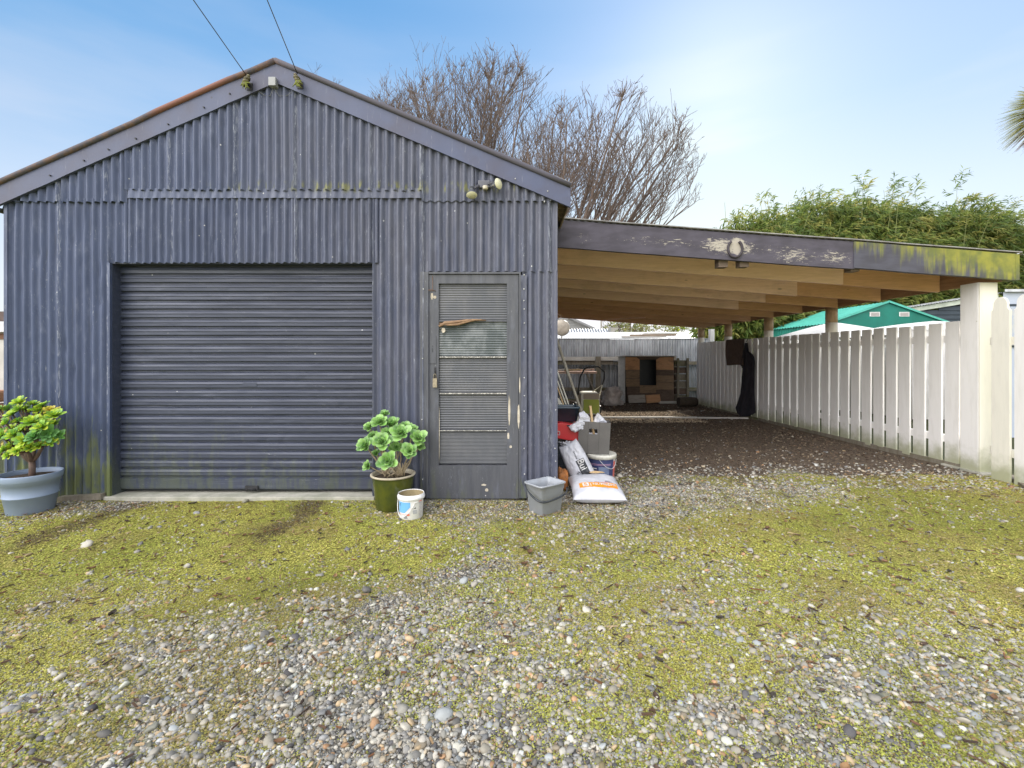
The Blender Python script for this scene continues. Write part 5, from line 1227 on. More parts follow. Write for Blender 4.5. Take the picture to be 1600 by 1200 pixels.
# ================================================================== POTTED PLANTS
def leafpatch(V, Fc, C, base, d, up, L, w, curl, colr, rnd, tipc=None, segs=4):
    side = d.cross(up).normalized()
    o = len(V)
    for i in range(segs+1):
        t = i/segs; wd = w*(.28+.95*math.sin(math.pi*min(1, t*.62+.12))**1.3)*(1 if t < .95 else .55)
        p = base+d*(L*t)+up*(curl*L*(t*t)) ; cup = up*(wd*.28)
        rf = .06*w*math.sin(t*17+rnd)
        for s in (-1, 0, 1):
            V.append(p+side*s*wd+(cup if s else Vector((0,0,0)))+up*rf*s)
            f = (.80+.35*t); cc = [colr[k]*f for k in range(3)]
            if tipc and s: cc = [cc[k]*.5+tipc[k]*.5 for k in range(3)]
            C.append(cc)
    for i in range(segs):
        for s in range(2): a = o+i*3+s; Fc.append((a, a+1, a+4, a+3))
def rosette(V, Fc, C, c, n, r, nl, cols, width=.34, tipc=None, rr=random, spiral=1.0, layers=3):
    n = n.normalized(); a1 = n.orthogonal().normalized(); a2 = n.cross(a1); ph = rr.random()*6
    for i in range(nl):
        f = i/(nl-1); ang = ph+i*2.39996; el = R(8+68*f*spiral)           # outer leaves flat, inner upright
        L_ = r*(1.0-.62*f)*rr.uniform(.88, 1.1)
        h = a1*math.cos(ang)+a2*math.sin(ang); d = (h*math.cos(el)+n*math.sin(el)).normalized(); up = (n*math.cos(el)-h*math.sin(el)).normalized()
        cl = cols[rr.randrange(len(cols))]; k = rr.uniform(.85, 1.15)
        leafpatch(V, Fc, C, c+n*(r*.10*f), d, up, L_, L_*width, .10, tuple(x*k for x in cl), i, tipc)
LEAFM = vcol('succulent_leaf', .38, .5, transl=.22, bscale=40)
def np_obj(name, V, Fc, C, mat, parent, smooth=True):
    return np_mesh(name, np.array([v[:] for v in V]), np.array(Fc), mat, smooth, np.array(C), parent)
# green glazed pot
gp = empty('glazed_pot', ((614-800)*3.86/F, 3.865, 0), 'dark olive glazed pot with cream rim between roller door and side door', 'plant pot')
c = Vector(((614-800)*3.86/F, 3.865, 0))
def glaze():
    t = NT('olive_glaze'); Z = t.xyz(t.obj)[2]
    n = t.noise(t.obj, 7, 5, .6)
    k = t.mix(t.rng(n, .35, .65), (.075,.085,.012), (.045,.058,.014)); t.bump(t.noise(t.obj, 25, 3), .12, .004)
    return t.done(k, .22, 0, .55)
mb = MB(); mb.lathe([(.001,.0),(.132,.0),(.140,.01),(.150,.10),(.163,.19),(.170,.255),(.169,.272),(.171,.280)], c, 56); mb.build('pot_body', glaze(), gp)
mb = MB(); mb.lathe([(.171,.278),(.184,.281),(.188,.288),(.186,.295),(.176,.298),(.168,.294),(.162,.272),(.160,.25)], c, 56); mb.build('pot_rim', simple('cream_glaze_rim', (.56,.50,.38), (.44,.38,.28), 20, rough=.35), gp)
mb = MB(); mb.lathe([(.0005,.268),(.08,.272),(.163,.262)], c, 40); mb.build('soil', SOILP, gp)
aeo = empty('green_succulent', (c.x, c.y, .26), 'bushy succulent with open pale-edged green rosettes growing in the olive pot', 'plant')
ros = [(593,661,12.5,3.88),(613,664,13,3.92),(571.5,697,13.5,3.80),(597,692,15.5,3.74),(626,678,15.5,3.80),(653,686,14.5,3.84),(640,706,13.5,3.72),(606.5,721,15,3.66),(619,700,10,3.80),(575,728,8,3.88),(645,672,9,3.90),(578,668,10,3.90),(583,682,9,3.88),(634,668,10,3.94),(656,698,8,3.9),(601,648,8,3.95),(605,677,9,3.86),(588,709,7,3.88)]
V, Fc, C = [], [], []; rs = random.Random(5); mb = MB()
GC = [(.19,.41,.07),(.27,.52,.10),(.13,.30,.06),(.33,.58,.15)]
for (px, py, rr_, Y) in ros:
    q = P(px, py, Y); rad = rr_*Y/F*1.22; nrm = (q-Vector((c.x, c.y+.10, .30))).normalized()+Vector((0, -.9, .45)); nrm += Vector((rs.uniform(-.25,.25), 0, rs.uniform(-.2,.2)))
    rosette(V, Fc, C, q, nrm, rad, 24, GC, .30, (.46,.58,.36), rs)
    b = Vector((c.x+rs.uniform(-.08,.08), c.y+rs.uniform(-.06,.05), .27)); m = b.lerp(q, .5)+Vector((rs.uniform(-.02,.02), .03, -.05)); nn = nrm.normalized()
    mb.tube([b, b.lerp(m, .5)+Vector((0,0,-.005)), m, m.lerp(q, .6), q-nn*.01], [.0075,.0065,.006,.006,.006], 7)
for k in range(9):                                        # thin aerial roots
    x = c.x+.05+k*.008+rs.uniform(-.004,.004); mb.tube([(x, 3.78, .27), (x+rs.uniform(.0,.02), 3.75, .33), (x+.02+rs.uniform(-.02,.03), 3.74, .41)], .0032, 5)
np_obj('foliage', V, Fc, C, LEAFM, aeo); mb.build('stems', simple('succulent_stem', (.36,.29,.19), (.24,.19,.12), 20), aeo)
# blue pot
bp = empty('blue_pot', (-3.985, 3.77, 0), 'large pale blue plastic planter at the left corner of the garage', 'plant pot')
c = Vector((-3.985, 3.77, 0)); BLUEP = plastic('pale_blue_plastic', (.25,.315,.43), .5, .2, (.22,.24,.26))
mb = MB(); mb.lathe([(r_*.645+(.012 if r_ < .25 and r_ > .1 else .004), z_*.86) for r_, z_ in [(.001,.0),(.195,.0),(.203,.008),(.236,.165),(.243,.167),(.245,.174),(.239,.178),(.262,.285),(.275,.288),(.280,.315),(.286,.318),(.292,.325),(.300,.372),(.297,.380),(.288,.380),(.280,.350),(.275,.33)]], c, 64); mb.build('pot_body', BLUEP, bp)
mb = MB(); mb.lathe([(.0005,.302),(.09,.306),(.178,.290)], c, 40); mb.build('soil', SOILP, bp)
shr = empty('yellow_green_succulent', (c.x, c.y, .35), 'branching shrub succulent with yellow-green leaf rosettes in the blue planter', 'plant')
ros = [(31,629,12,3.84),(60,642,12,3.88),(79,642,12,3.84),(86,650,11,3.80),(11,662,12,3.74),(27,660,12,3.78),(44,659,11,3.82),(64,662,13,3.76),(73,679,13,3.70),(55,683,13,3.64),(91,681,10,3.76),(24,680,12,3.70),(4,682,12,3.72),(18,699,11,3.70),(27,705,10,3.62),(38,699,10,3.66),(7,703,10,3.66),(46,684,10,3.80),(-12,665,12,3.8),(-15,690,12,3.75),(70,652,10,3.92),(45,645,10,3.95),(52,670,10,3.9),(80,668,9,3.9),(14,640,9,3.9),(-5,650,10,3.95),(35,672,11,3.74),(58,655,10,3.84),(18,672,10,3.82),(48,700,10,3.66),(62,697,10,3.68),(78,692,10,3.7),(52,632,10,3.9),(40,640,11,3.86),(68,634,9,3.9),(84,664,10,3.78),(50,660,12,3.72),(36,688,12,3.62),(66,668,12,3.68),(20,648,11,3.8),(0,640,10,3.85),(-6,710,10,3.66),(14,712,9,3.62),(30,640,10,3.8)]
V, Fc, C = [], [], []; mb = MB()
YC = [(.33,.52,.035),(.44,.60,.045),(.24,.43,.045),(.17,.36,.06),(.52,.62,.06)]
base = Vector((c.x+.01, c.y, .30)); fork = base+Vector((0,0,.12)); mb.tube([base-Vector((0,0,.02)), fork], [.022, .021], 10)
nodes = [fork+Vector((-.07,-.01,.12)), fork+Vector((.09,.0,.13)), fork+Vector((-.01,.03,.16)), fork+Vector((.02,-.05,.10)), fork+Vector((-.14,.02,.09))]
for q in nodes: mb.tube([fork-Vector((0,0,.01)), fork.lerp(q, .5)+Vector((0,0,-.02)), q], [.017,.014,.012], 8)
for (px, py, rr_, Y) in ros:
    q = P(px, py, Y); rad = rr_*Y/F*1.12; nd = min(nodes, key=lambda n_: (n_-q).length); nrm = (q-fork).normalized()*.8+Vector((0, -.75, .25))+Vector((rs.uniform(-.6,.6), rs.uniform(-.3,.3), rs.uniform(-.4,.3)))
    cs = YC if rs.random() < .98 else [(.55,.48,.05),(.5,.42,.06)]
    if (px, py) in ((73,679), (55,683), (91,681)): cs = [(.14,.33,.09),(.20,.42,.14),(.16,.36,.08)]
    rosette(V, Fc, C, q, nrm, rad*rs.uniform(.9,1.25), 20+rs.randrange(9), cs, rs.uniform(.17,.23), None, rs, rs.uniform(.6,.95))
    mb.tube([nd, nd.lerp(q, .55)+Vector((0,0,-.015)), q], [.010,.008,.006], 6)
for k in range(7):                                        # yellowing old leaves
    px, py, rr_, Y = ros[k*2 % len(ros)]; q = P(px, py+7, Y-.02); d = Vector((rs.uniform(-.5,.5), -.3, -.9)).normalized()
    leafpatch(V, Fc, C, q, d, Vector((0,-1,.2)), .038, .009, .05, (.52,.42,.06), k)
np_obj('foliage', V, Fc, C, LEAFM, shr); mb.build('stems', simple('brown_stem', (.20,.13,.10), (.11,.075,.06), 20), shr)

# ================================================================== TREES AND NEIGHBOURS
def bare_tree(base, label, stems, seed, H, name='bare_tree', dens=1.0, r0=.14, tw=.011, trunkh=2.5, lean=(0,0), env=None):
    o = empty(name, base, label, 'tree'); rs = random.Random(seed); B = Vector(base)
    tb = MB(); cb = MB(); top = B+Vector((lean[0]*trunkh, lean[1]*trunkh, trunkh))
    tb.tube([B-Vector((0,0,.2)), B.lerp(top, .5)+Vector((.05,0,0)), top], [r0*1.35, r0*1.1, r0], 10)
    def grow(mb, p, d, L, r, depth, n=5):
        pts = [p.copy()]; rr = [r]; d = d.copy()
        kids_ = []
        for i in range(n):
            d = (d+Vector((rs.uniform(-.10,.10), rs.uniform(-.10,.10), rs.uniform(-.03,.09)))*(1 if depth else .7)).normalized()
            if env and (depth or i > 2):
                q_ = p+d*(L/n); ex = (q_.x-env[0])/env[2]; ey = (q_.y-B.y)/env[2]*1.5; ez = max(0, (q_.z-env[1])/env[3])
                if (ex*ex+ey*ey+ez*ez)**.5 > 1.0+rs.uniform(-.16, .10): break
            p = p+d*(L/n); pts.append(p.copy()); rr.append(max(r*(1-.75*(i+1)/n), tw*.5)); kids_.append((p.copy(), d.copy(), rr[-1]))
        if len(pts) < 2: return [(pts[0], d, r)]
        mb.tube(pts, rr, 6 if depth == 0 else (4 if depth == 1 else 3), cap=False)
        return kids_
    def rec(p, d, L, r, depth):
        ks = grow(tb if depth < 1 else cb, p, d, L, r, depth, 9 if depth == 0 else (6 if depth == 1 else 3))
        if depth == 3:
            return
        cnt = {0: int(19*dens), 1: int(10*dens), 2: int(5*dens)}[depth]
        for _ in range(cnt):
            t = rs.uniform(.28 if depth == 0 else .15, 1); k = ks[min(len(ks)-1, int(t*len(ks)))]
            q, dd, r_ = k; ax = Vector((rs.uniform(-1,1), rs.uniform(-1,1), rs.uniform(-.3,.5))).normalized()
            sp = {0: .66, 1: .8, 2: .95}[depth]
            nd = (dd+ax*sp*rs.uniform(.6, 1.1)+Vector((0,0,.14))).normalized()
            rec(q, nd, L*{0: .44, 1: .44, 2: .42}[depth]*rs.uniform(.6, 1.15)*(1.15-.45*t), max(r_*.62, tw*(.9 if depth < 2 else .6)), depth+1)
    for (ax, ay, Lf) in stems:
        d = Vector((ax, ay, 1)).normalized(); 
        if env:                                  # leader length: up to the rounded outline of the crown
            Lf_ = 0
            while Lf_ < H*1.5:
                q_ = top+d*Lf_; ex = (q_.x-env[0])/env[2]; ey = (q_.y-B.y)/env[2]*1.5; ez = max(0, (q_.z-env[1])/env[3])
                if q_.z > env[1]*.62 and (ex*ex+ey*ey+ez*ez)**.5 > rs.uniform(.80, .95): break
                Lf_ += .1
            rec(top-Vector((0,0,rs.uniform(0,.6))), d, Lf_, r0*.55, 0)
        else: rec(top-Vector((0,0,rs.uniform(0,.6))), d, H*Lf, r0*.55, 0)
    TW = simple(name+'_bark_%d' % seed, (.17,.125,.10), (.10,.07,.055), 6, rough=.9)
    tb.build('trunk', TW, o); cb.build('crown', TW, o); return o
_r = random.Random(17)
bare_tree((-1.45, 17.0, 0), 'broad leafless tree behind the garage roof, left of the fan-shaped bare tree',
          [(a, _r.uniform(-.25, .25), l) for a, l in ((-.80,1.0),(-.9,.85),(-.72,1.02),(.62,1),(.74,1),(.86,1),(-.62,.84),(-.53,.93),(-.45,.93),(-.36,.98),(-.28,1.0),(-.20,1.03),(-.12,1.0),(-.04,1.02),(.04,1.05),(.12,1.03),(.20,1.0),(.28,.98),(.37,.95),(.46,.92),(.55,.86),(.66,.8),(-.24,.8),(.1,.8),(-.7,.7),(-.58,.75),(-.4,.7))], 3, 7.3, dens=.84, trunkh=2.3, r0=.13, env=(-1.1, 8.4, 5.0, 3.9))
bare_tree((.95, 14.9, 0), 'leafless fan-shaped tree leaning right above the carport',
          [(a, _r.uniform(-.2, .2), l) for a, l in ((-.18,.8),(-.06,.8),(.02,.9),(.10,.86),(.2,.96),(.28,1.02),(.36,1.06),(.44,1.06),(.53,1.06),(.62,1.04),(.72,1.0),(.84,.98),(.98,.95),(1.14,.95),(1.35,.92),(.05,.7),(.5,.8),(.7,.75))], 8, 6.0, dens=.66, trunkh=2.6, r0=.12, lean=(.05,0), env=(3.2, 6.7, 3.5, 3.5))
bare_tree((-6.2, 24.0, 0), 'small bare tree whose twig tips peek over the garage roof right of the peak',
          [(-.3,0,1.),(-.1,.1,1.05),(.1,0,1.08),(.3,.1,1.0)], 12, 10.3, dens=.8, trunkh=3.0)

def bamboo(c, w, dp, h, seed, label, n=900, lmul=1.0, tops=4):
    o = empty('bamboo_clump', c, label, 'bamboo', 'bamboo clumps behind the carport'); rs = np.random.default_rng(seed); c = Vector(c)
    mb = MB(); r_ = random.Random(seed)
    sprays = []
    for k in range(14):
        b = c+Vector((r_.uniform(-w*.35, w*.35), r_.uniform(-dp*.3, dp*.3), 0)); tp = b+Vector((r_.uniform(-w*.35, w*.35), r_.uniform(-dp*.4, dp*.2), h*r_.uniform(.86, 1.06)))
        m = b.lerp(tp, .6)+Vector((0,0,.35)); mb.tube([b, b.lerp(m,.5), m, tp], [.018,.016,.012,.004], 6)
        if k < tops: 
            for _ in range(7): sprays.append((tp+Vector((r_.uniform(-.12,.12), r_.uniform(-.12,.12), r_.uniform(-.45,.22))), Vector((r_.uniform(-.6,.6), r_.uniform(-.5,.3), r_.uniform(.1,.9)))))
    mb.build('culms', simple('bamboo_culm_%d' % seed, (.20,.22,.06), (.12,.14,.05), 8), o)
    for _ in range(n):
        u = Vector((r_.gauss(0,1), r_.gauss(0,1), r_.gauss(0,1))).normalized()
        if u.y > .3: u.y *= -.5
        cen = c+Vector((0,0,h*.55)); lump = 1+.28*mnoise.noise(u*2.2+Vector((seed,0,0)))
        q = cen+Vector((u.x*w*.56, u.y*dp*.55, u.z*h*.46))*lump*r_.uniform(.62, 1.02)
        if q.z < .3: continue
        sprays.append((q, Vector((u.x*.8+r_.uniform(-.5,.5), u.y*.8+r_.uniform(-.5,.3), r_.uniform(-.7,.45)))))
    V, Fc, C = [], [], []; 
    for q, d in sprays:
        d = d.normalized(); tone = r_.uniform(0, 1)
        hgt = max(0, (q.z-c.z)/h)
        for j in range(9):
            a = q+d*(.035*j); ld = (d*.8+Vector((r_.uniform(-.8,.8), r_.uniform(-.8,.6), r_.uniform(-.8,.25)))).normalized(); L_ = r_.uniform(.13,.26)*lmul; wd = L_*.085
            sd = ld.cross(Vector((r_.uniform(-.4,.4), -1, r_.uniform(-.2,1)))).normalized(); drop = Vector((0,0,-L_*r_.uniform(.05,.3)))
            o_ = len(V); V += [a, a+ld*L_*.4+sd*wd, a+ld*L_*.4-sd*wd, a+ld*L_+drop]
            k = r_.uniform(.7, 1.25); cc = (.10,.155,.03) if tone < .42 else ((.19,.235,.045) if tone < .82 else (.30,.29,.07)); cc = [x*k for x in cc]; C += [cc]*4
            Fc.append((o_, o_+1, o_+3, o_+2))
    np_obj('leaves', V, Fc, C, LEAFB, o, False); return o
LEAFB = vcol('bamboo_leaf', .5, .35, transl=.35)
bx = [(7.75,14.4,2.0,6.05,'lowest bamboo clump at the left end of the bamboo row'),(9.1,14.7,2.2,6.35,'rounded bamboo clump second from the left of the row'),(10.5,15.0,2.3,6.65,'bamboo clump with tall feathery tips above the green shed'),(12.0,15.2,2.4,6.9,'bright-topped bamboo clump in the middle of the row'),
      (13.6,15.4,2.4,6.9,'dense bamboo clump above the end of the carport beam'),(15.3,15.5,2.5,6.7,'bamboo clump second from the right of the row'),(17.0,15.6,2.6,6.5,'bamboo clump at the right edge of the picture')]
for i, (x, y, w, h, lb) in enumerate(bx): bamboo((x, y+.6, 0), w*1.55, 2.6, h*.97, 50+i, lb, 5600)
# cabbage tree
ct_ = empty('cabbage_tree', (13.95, 11.9, 0), 'spiky cabbage tree with drooping blades at the right edge of the sky', 'tree')
hc_ = P(1657, 165, 11.9); mb = MB(); mb.tube([(13.9, 11.9, 0), (13.95, 11.9, 3), (hc_.x, 11.9, hc_.z-.3)], [.16,.13,.10], 12); mb.build('trunk', OLDWOOD, ct_)
V, Fc, C = [], [], []; r_ = random.Random(4)
for k in range(1900):
    d = Vector((r_.gauss(0,1), r_.gauss(0,1), r_.gauss(.15,1))).normalized(); L_ = r_.uniform(.85, 1.15); base = hc_+d*.08; dead = d.z < -.45
    sd = d.cross(Vector((0,0,1))).normalized(); w_ = .024; o_ = len(V)
    for i in range(4):
        t = i/3; p = base+d*L_*t+Vector((0,0,-.22*t*t*L_*(1 if d.z > -.5 else .4))); ww = w_*(1-.85*t)
        V += [p+sd*ww, p-sd*ww]; cc = (.25,.17,.10) if dead else ((.22,.25,.05) if r_.random() < .5 else (.42,.38,.10)); C += [cc, cc]
    for i in range(3): Fc.append((o_+2*i, o_+2*i+1, o_+2*i+3, o_+2*i+2))
np_obj('crown', V, Fc, C, LEAFB, ct_, False)

# green shed
gs = empty('green_shed', (9.2, 11.2, 0), 'green metal garden shed with lighter green roof and two gable vents', 'shed')
D = 11.2; x0, x1, xa = (1287-800)*D/F, (1487-800)*D/F, (1387-800)*D/F; ze, za = 1.27+55*D/F, 1.27+88*D/F; D2 = 13.5
DG = simple('dark_green_steel', (.008,.17,.125), (.006,.14,.10), 3, rough=.45); LG = simple('light_green_steel', (.10,.46,.36), (.08,.38,.30), 3, rough=.4)
mb = MB(); mb.prism([Vector((x0+.06, D, 0)), Vector((x1-.06, D, 0)), Vector((x1-.06, D, ze)), Vector((xa, D, za-.02)), Vector((x0+.06, D, ze))], (0, .03, 0)); mb.build('front_wall', DG, gs, recalc=True)
mb = MB()
for i in range(20):
    y_ = D+.05+i*.112; mb.box((x0+.05, y_, 0), (x0+.075, y_+.09, ze))
mb.box((x0+.08, D+.04, 0), (x0+.09, D2, ze)); mb.build('side_wall', simple('mid_green_steel', (.05,.33,.25), rough=.4), gs)
mb = MB(); mb.box((x1-.09, D+.04, 0), (x1-.08, D2, ze)); mb.build('side_wall', DG, gs)
for s, xe in ((-1, x0), (1, x1)):
    mb = MB(); mb.grid(lambda u, v: Vector((xe+(xa-xe)*u, D-.06+(D2-D+.1)*v, ze-.02+(za-ze+.03)*u+.008*math.cos(v*120))), 2, 200); mb.build('roof_panel', LG, gs)
mb = MB(); mb.beam((x0, D-.05, ze-.02), (xa, D-.05, za+.01), .012, .045); mb.beam((xa, D-.05, za+.01), (x1, D-.05, ze-.02), .012, .045); mb.build('verge_trim', LG, gs)
for px in (1366.5, 1412.5):
    x = (px-800)*D/F; z = 1.27+(560-491)*D/F; f = MB(); f.box((x-.125, D-.012, z-.055), (x+.125, D-.002, z+.055)); vt = f.build('vent', plastic('vent_white', (.60,.60,.58)), gs, bevel=.003)
    f = MB()
    for k in range(3): f.box((x-.10, D-.017, z-.038+k*.028), (x+.10, D-.0125, z-.020+k*.028))
    f.build('louvre', plastic('vent_grey', (.28,.24,.22)), vt)
# patio umbrella, white
um = empty('patio_umbrella', (6.78, 9.6, 0), 'open white garden umbrella just beyond the picket fence', 'umbrella')
c = Vector((6.78, 9.6, 0)); FAB = simple('white_canvas', (.80,.78,.74), (.70,.68,.64), 3, rough=.8)
V = []; n = 8; mb = MB()
def umb(u, v):
    a = 2*math.pi*u; seg = 2*math.pi/n; loc = (a % seg)-seg/2; r_ = 1.22*v*(math.cos(seg/2)/math.cos(loc))*1.0
    return c+Vector((r_*math.cos(a), r_*math.sin(a), 2.03-.34*v**1.15-.03*v*math.cos(loc/seg*2*math.pi)*1))
mb.grid(umb, 64, 10, 0, False); mb.build('canopy', FAB, um)
mb = MB(); mb.tube([(6.78, 9.6, 0), (6.78, 9.6, 2.06)], .02, 10); mb.build('pole', GREYWOOD, um)
mb = MB(); mb.lathe([(.25,.0),(.25,.05),(.05,.09)], c, 20); mb.build('base', DARKIRON, um)
# gazebo
gzb = empty('gazebo', (9.5, 10, 0), 'white fabric gazebo in front of the green shed', 'gazebo')
a0, a1, b0, b1 = 8.15, 10.75, 9.3, 10.9; ap = Vector(((a0+a1)/2-.1, (b0+b1)/2, 2.10))
mb = MB(); cs = [Vector((a0, b0, 1.86)), Vector((a1, b0, 1.86)), Vector((a1, b1, 1.90)), Vector((a0, b1, 1.90))]
for i in range(4):
    p, q = cs[i], cs[(i+1)%4]
    mb.grid(lambda u, v: (p.lerp(q, u)).lerp(ap, v)+Vector((0,0,.03*math.sin(v*math.pi)-.02*math.sin(u*math.pi)*(1-v))), 10, 6)
mb.build('canopy', FAB, gzb)
mb = MB()
mb.grid(lambda u, v: Vector((a0+(a1-a0)*u, b0+.02*math.sin(u*60), .02+1.86*v)), 160, 2); mb.grid(lambda u, v: Vector((a0+.02*math.sin(u*50), b0+(b1-b0)*u, .02+1.84*v)), 100, 2); mb.build('side_curtain', FAB, gzb)
for x, y_ in ((a0,b0),(a1,b0),(a1,b1),(a0,b1)): mb = MB(); mb.tube([(x,y_,0),(x,y_,1.88)], .018, 8); mb.build('leg', GREYWOOD, gzb)
mb = MB(); mb.grid(lambda u, v: Vector((5.9+2.25*u, 10.98+.02*math.sin(u*50), .02+1.70*v)), 120, 2)
mb.tube([(5.9, 10.98, 0), (5.9, 10.98, 1.74)], .02, 8); mb.tube([(8.15, 10.98, 0), (8.15, 10.98, 1.74)], .02, 8)
tag(mb.build('garden_screen', FAB), 'white fabric screen seen in the fence gaps behind the umbrella', 'screen')
# dark clad outbuilding
ds = empty('dark_outbuilding', (12.6, 13.2, 0), 'dark blue weatherboard outbuilding with corrugated roof edge beyond the green shed', 'outbuilding')
BLK = simple('dark_blue_board', (.045,.06,.075), (.03,.042,.055), 3, rough=.6)
mb = MB(); X0, X1 = 10.95, 13.75; zr = lambda x: 2.62+(x-10.95)*.16
z = 0
while z < 3.1:
    xa_ = X0; 
    zt = z+.13
    if zt < zr(X0)-.05: mb.prism([Vector((X0, 13.0, z)), Vector((X1, 13.0, z)), Vector((X1, 13.02, zt)), Vector((X0, 13.02, zt))], (0,.02,0))
    else:
        xs_ = max(X0, X0+(zt+.05-2.62)/.16)
        if xs_ < X1: mb.prism([Vector((xs_, 13.0, z)), Vector((X1, 13.0, z)), Vector((X1, 13.02, zt)), Vector((xs_, 13.02, zt))], (0,.02,0))
    z += .12
mb.box((X0, 13.05, 0), (X0+.03, 14.3, 2.5)); mb.box((X1-.03, 13.05, 0), (X1, 14.3, 2.95)); mb.build('weatherboards', BLK, ds)
mb = MB(); mb.beam((X0-.1, 12.97, zr(X0-.1)-.04), (X1+.1, 12.97, zr(X1+.1)-.04), .03, .12); mb.build('barge_board', simple('pale_green_trim', (.55,.60,.50), rough=.6), ds)
mb = MB(); mb.grid(lambda u, v: Vector((X0-.15+(X1-X0+.3)*u, 12.9+1.5*v, zr(X0-.15+(X1-X0+.3)*u)+.045+.012*math.cos(u*250))), 300, 2); mb.build('roof', GALV_BRIGHT, ds)
# pale blue cabin behind the scalloped pickets
pc = empty('pale_blue_cabin', (8.9, 7.6, 0), 'pale blue walled cabin with a small window seen between the rounded pickets', 'cabin')
PB = simple('pale_blue_wall', (.50,.55,.66), (.44,.49,.60), 2, rough=.5)
mb = MB(); Y0 = 7.3; pl_ = ((7.88, Y0), (10.4, Y0), (10.4, 8.6), (9.42, 8.6)); mb.prism([Vector((a, b, 0)) for a, b in pl_], (0, 0, 2.33)); mb.build('wall', PB, pc, recalc=True); mb = MB(); mb.prism([Vector((a, b, 2.332)) for a, b in ((7.84, Y0-.06), (10.46, Y0-.06), (10.46, 8.66), (9.42, 8.66))], (0, 0, .04)); mb.build('roof', simple('pale_roof', (.6,.62,.66)), pc, recalc=True)
mb = MB(); mb.box((7.90, Y0-.02, 1.45), (8.5, Y0-.003, 2.14)); wf = mb.build('window', BLK, pc); mb = MB(); mb.box((7.93, Y0-.026, 1.48), (8.47, Y0-.0205, 2.10)); mb.build('pane', glass_mat('cabin_pane', (.35,.40,.50), .05, (.5,.5,.48)), wf)
# house and low roofs behind the back fence
hs_ = empty('neighbour_house', (2.2, 26, 0), 'neighbouring house with grey gable roof beyond the back fence', 'house')
D = 25; hx_ = lambda px: (px-800)*D/F; hz_ = lambda py: 1.27+(560-py)*D/F
WB = simple('grey_weatherboard', (.46,.46,.46), (.38,.38,.38), 2, (1,1,6)); 
mb = MB(); mb.prism([Vector((-3.5, D, 0)), Vector((hx_(926), D, 0)), Vector((hx_(926), D, hz_(513))), Vector((hx_(888), D, hz_(496))), Vector((-3.5, D, hz_(496)+.3))], (0, 6, 0)); mb.build('wall', WB, hs_, recalc=True)
mb = MB()
for i in range(7): z = hz_(513)+i*.085; mb.box((-3.5, D-.03, z), (hx_(925-i*5.2), D-.004, z+.06))
mb.build('cladding', WB, hs_)
mb = MB(); mb.beam((hx_(928), D-.1, hz_(514)), (hx_(888), D-.1, hz_(495.5)), .1, .12); mb.build('roof', simple('grey_roof_trim', (.42,.42,.43)), hs_)
lr = empty('lean_to_roof', (3.6, 21, 0), 'low grey corrugated lean-to roof in front of the neighbouring house', 'roof')
D3 = 21; q_ = lambda px, py: P(px, py, D3)
mb = MB(); mb.grid(lambda u, v: Vector((1.3+(4.55-1.3)*u, D3+.6*v, 1.27+(560-522)*D3/F+.28*v+.03*math.cos(u*160))), 240, 2); mb.build('roof_sheet', GALV, lr)
mb = MB(); mb.box((1.4, D3+.1, 0), (4.4, D3+.5, 1.27+(560-523)*D3/F)); mb.build('wall', GREYWOOD, lr); mb = MB(); mb.prism([P(955, 521, D3-.05), P(968, 512, D3-.05), P(955, 511.5, D3-.05)], (0,.6,0)); mb.build('gable_end', PALEB, lr)
wr = empty('white_roofed_shed', (3, 16, 0), 'low shed with bright white iron roof right behind the back fence', 'shed')
mb = MB(); mb.grid(lambda u, v: Vector((-1.5+10.5*u, 14.7+4.2*v, 1.86+.50*v+.010*math.cos(u*860))), 900, 2); mb.build('roof_sheet', GALV_BRIGHT, wr)
mb = MB(); mb.box((-1.4, 14.8, 0), (8.8, 14.9, 1.84)); mb.box((-1.4, 18.7, 0), (8.8, 18.8, 2.3)); mb.build('wall', GREYWOOD, wr)
for k, (a, b, y_, m) in enumerate(((972, 1045, 526, GREYWOOD), (985, 1060, 523, cB), (1005, 1062, 525, PALEB))):
    Y = 15.6+k*.8; z = 1.86+.5*(Y-14.7)/4.2+.04; mb = MB(); mb.beam(((a-800)*Y/F, Y, z), ((b-800)*Y/F, Y+.3, z+.03), .12, .05)
    tag(mb.build('roof_plank', m), ('grey plank lying lowest on the white roof behind the fence', 'brown plank lying across the white roof behind the fence', 'pale plank lying on the white roof behind the fence')[k], 'plank')
for px, lb in ((939.5, 'thin grey pole standing beyond the lean-to roof, left of the other one'), (979, 'thin grey pole standing beyond the white roof, right of the other one')):
    mb = MB(); Y = 28; mb.tube([((px-800)*Y/F, Y, 0), ((px-800)*Y/F, Y, 5.2)], .06, 8); tag(mb.build('utility_pole', GREYWOOD), lb, 'pole')
dd = empty('satellite_dish', (1.45, 13.6, 1.86), 'pale round dish shape at the left end of the back fence', 'dish')
mb = MB(); cc_ = P(878, 512, 14.3); mb.lathe([(.0005,.06),(.12,.05),(.22,.02),(.26,-.02),(.255,-.03),(.21,.01),(.0005,.045)], (0,0,0), 28, fn=lambda v: cc_+Vector((v.x, -v.z*.8+v.x*.2, v.y))); mb.build('reflector', simple('tan_dish', (.50,.44,.36), rough=.5), dd)
mb = MB(); mb.tube([cc_+Vector((0,.05,0)), (cc_.x, 14.35, 1.6)], .02, 8); mb.build('mast', GREYWOOD, dd)
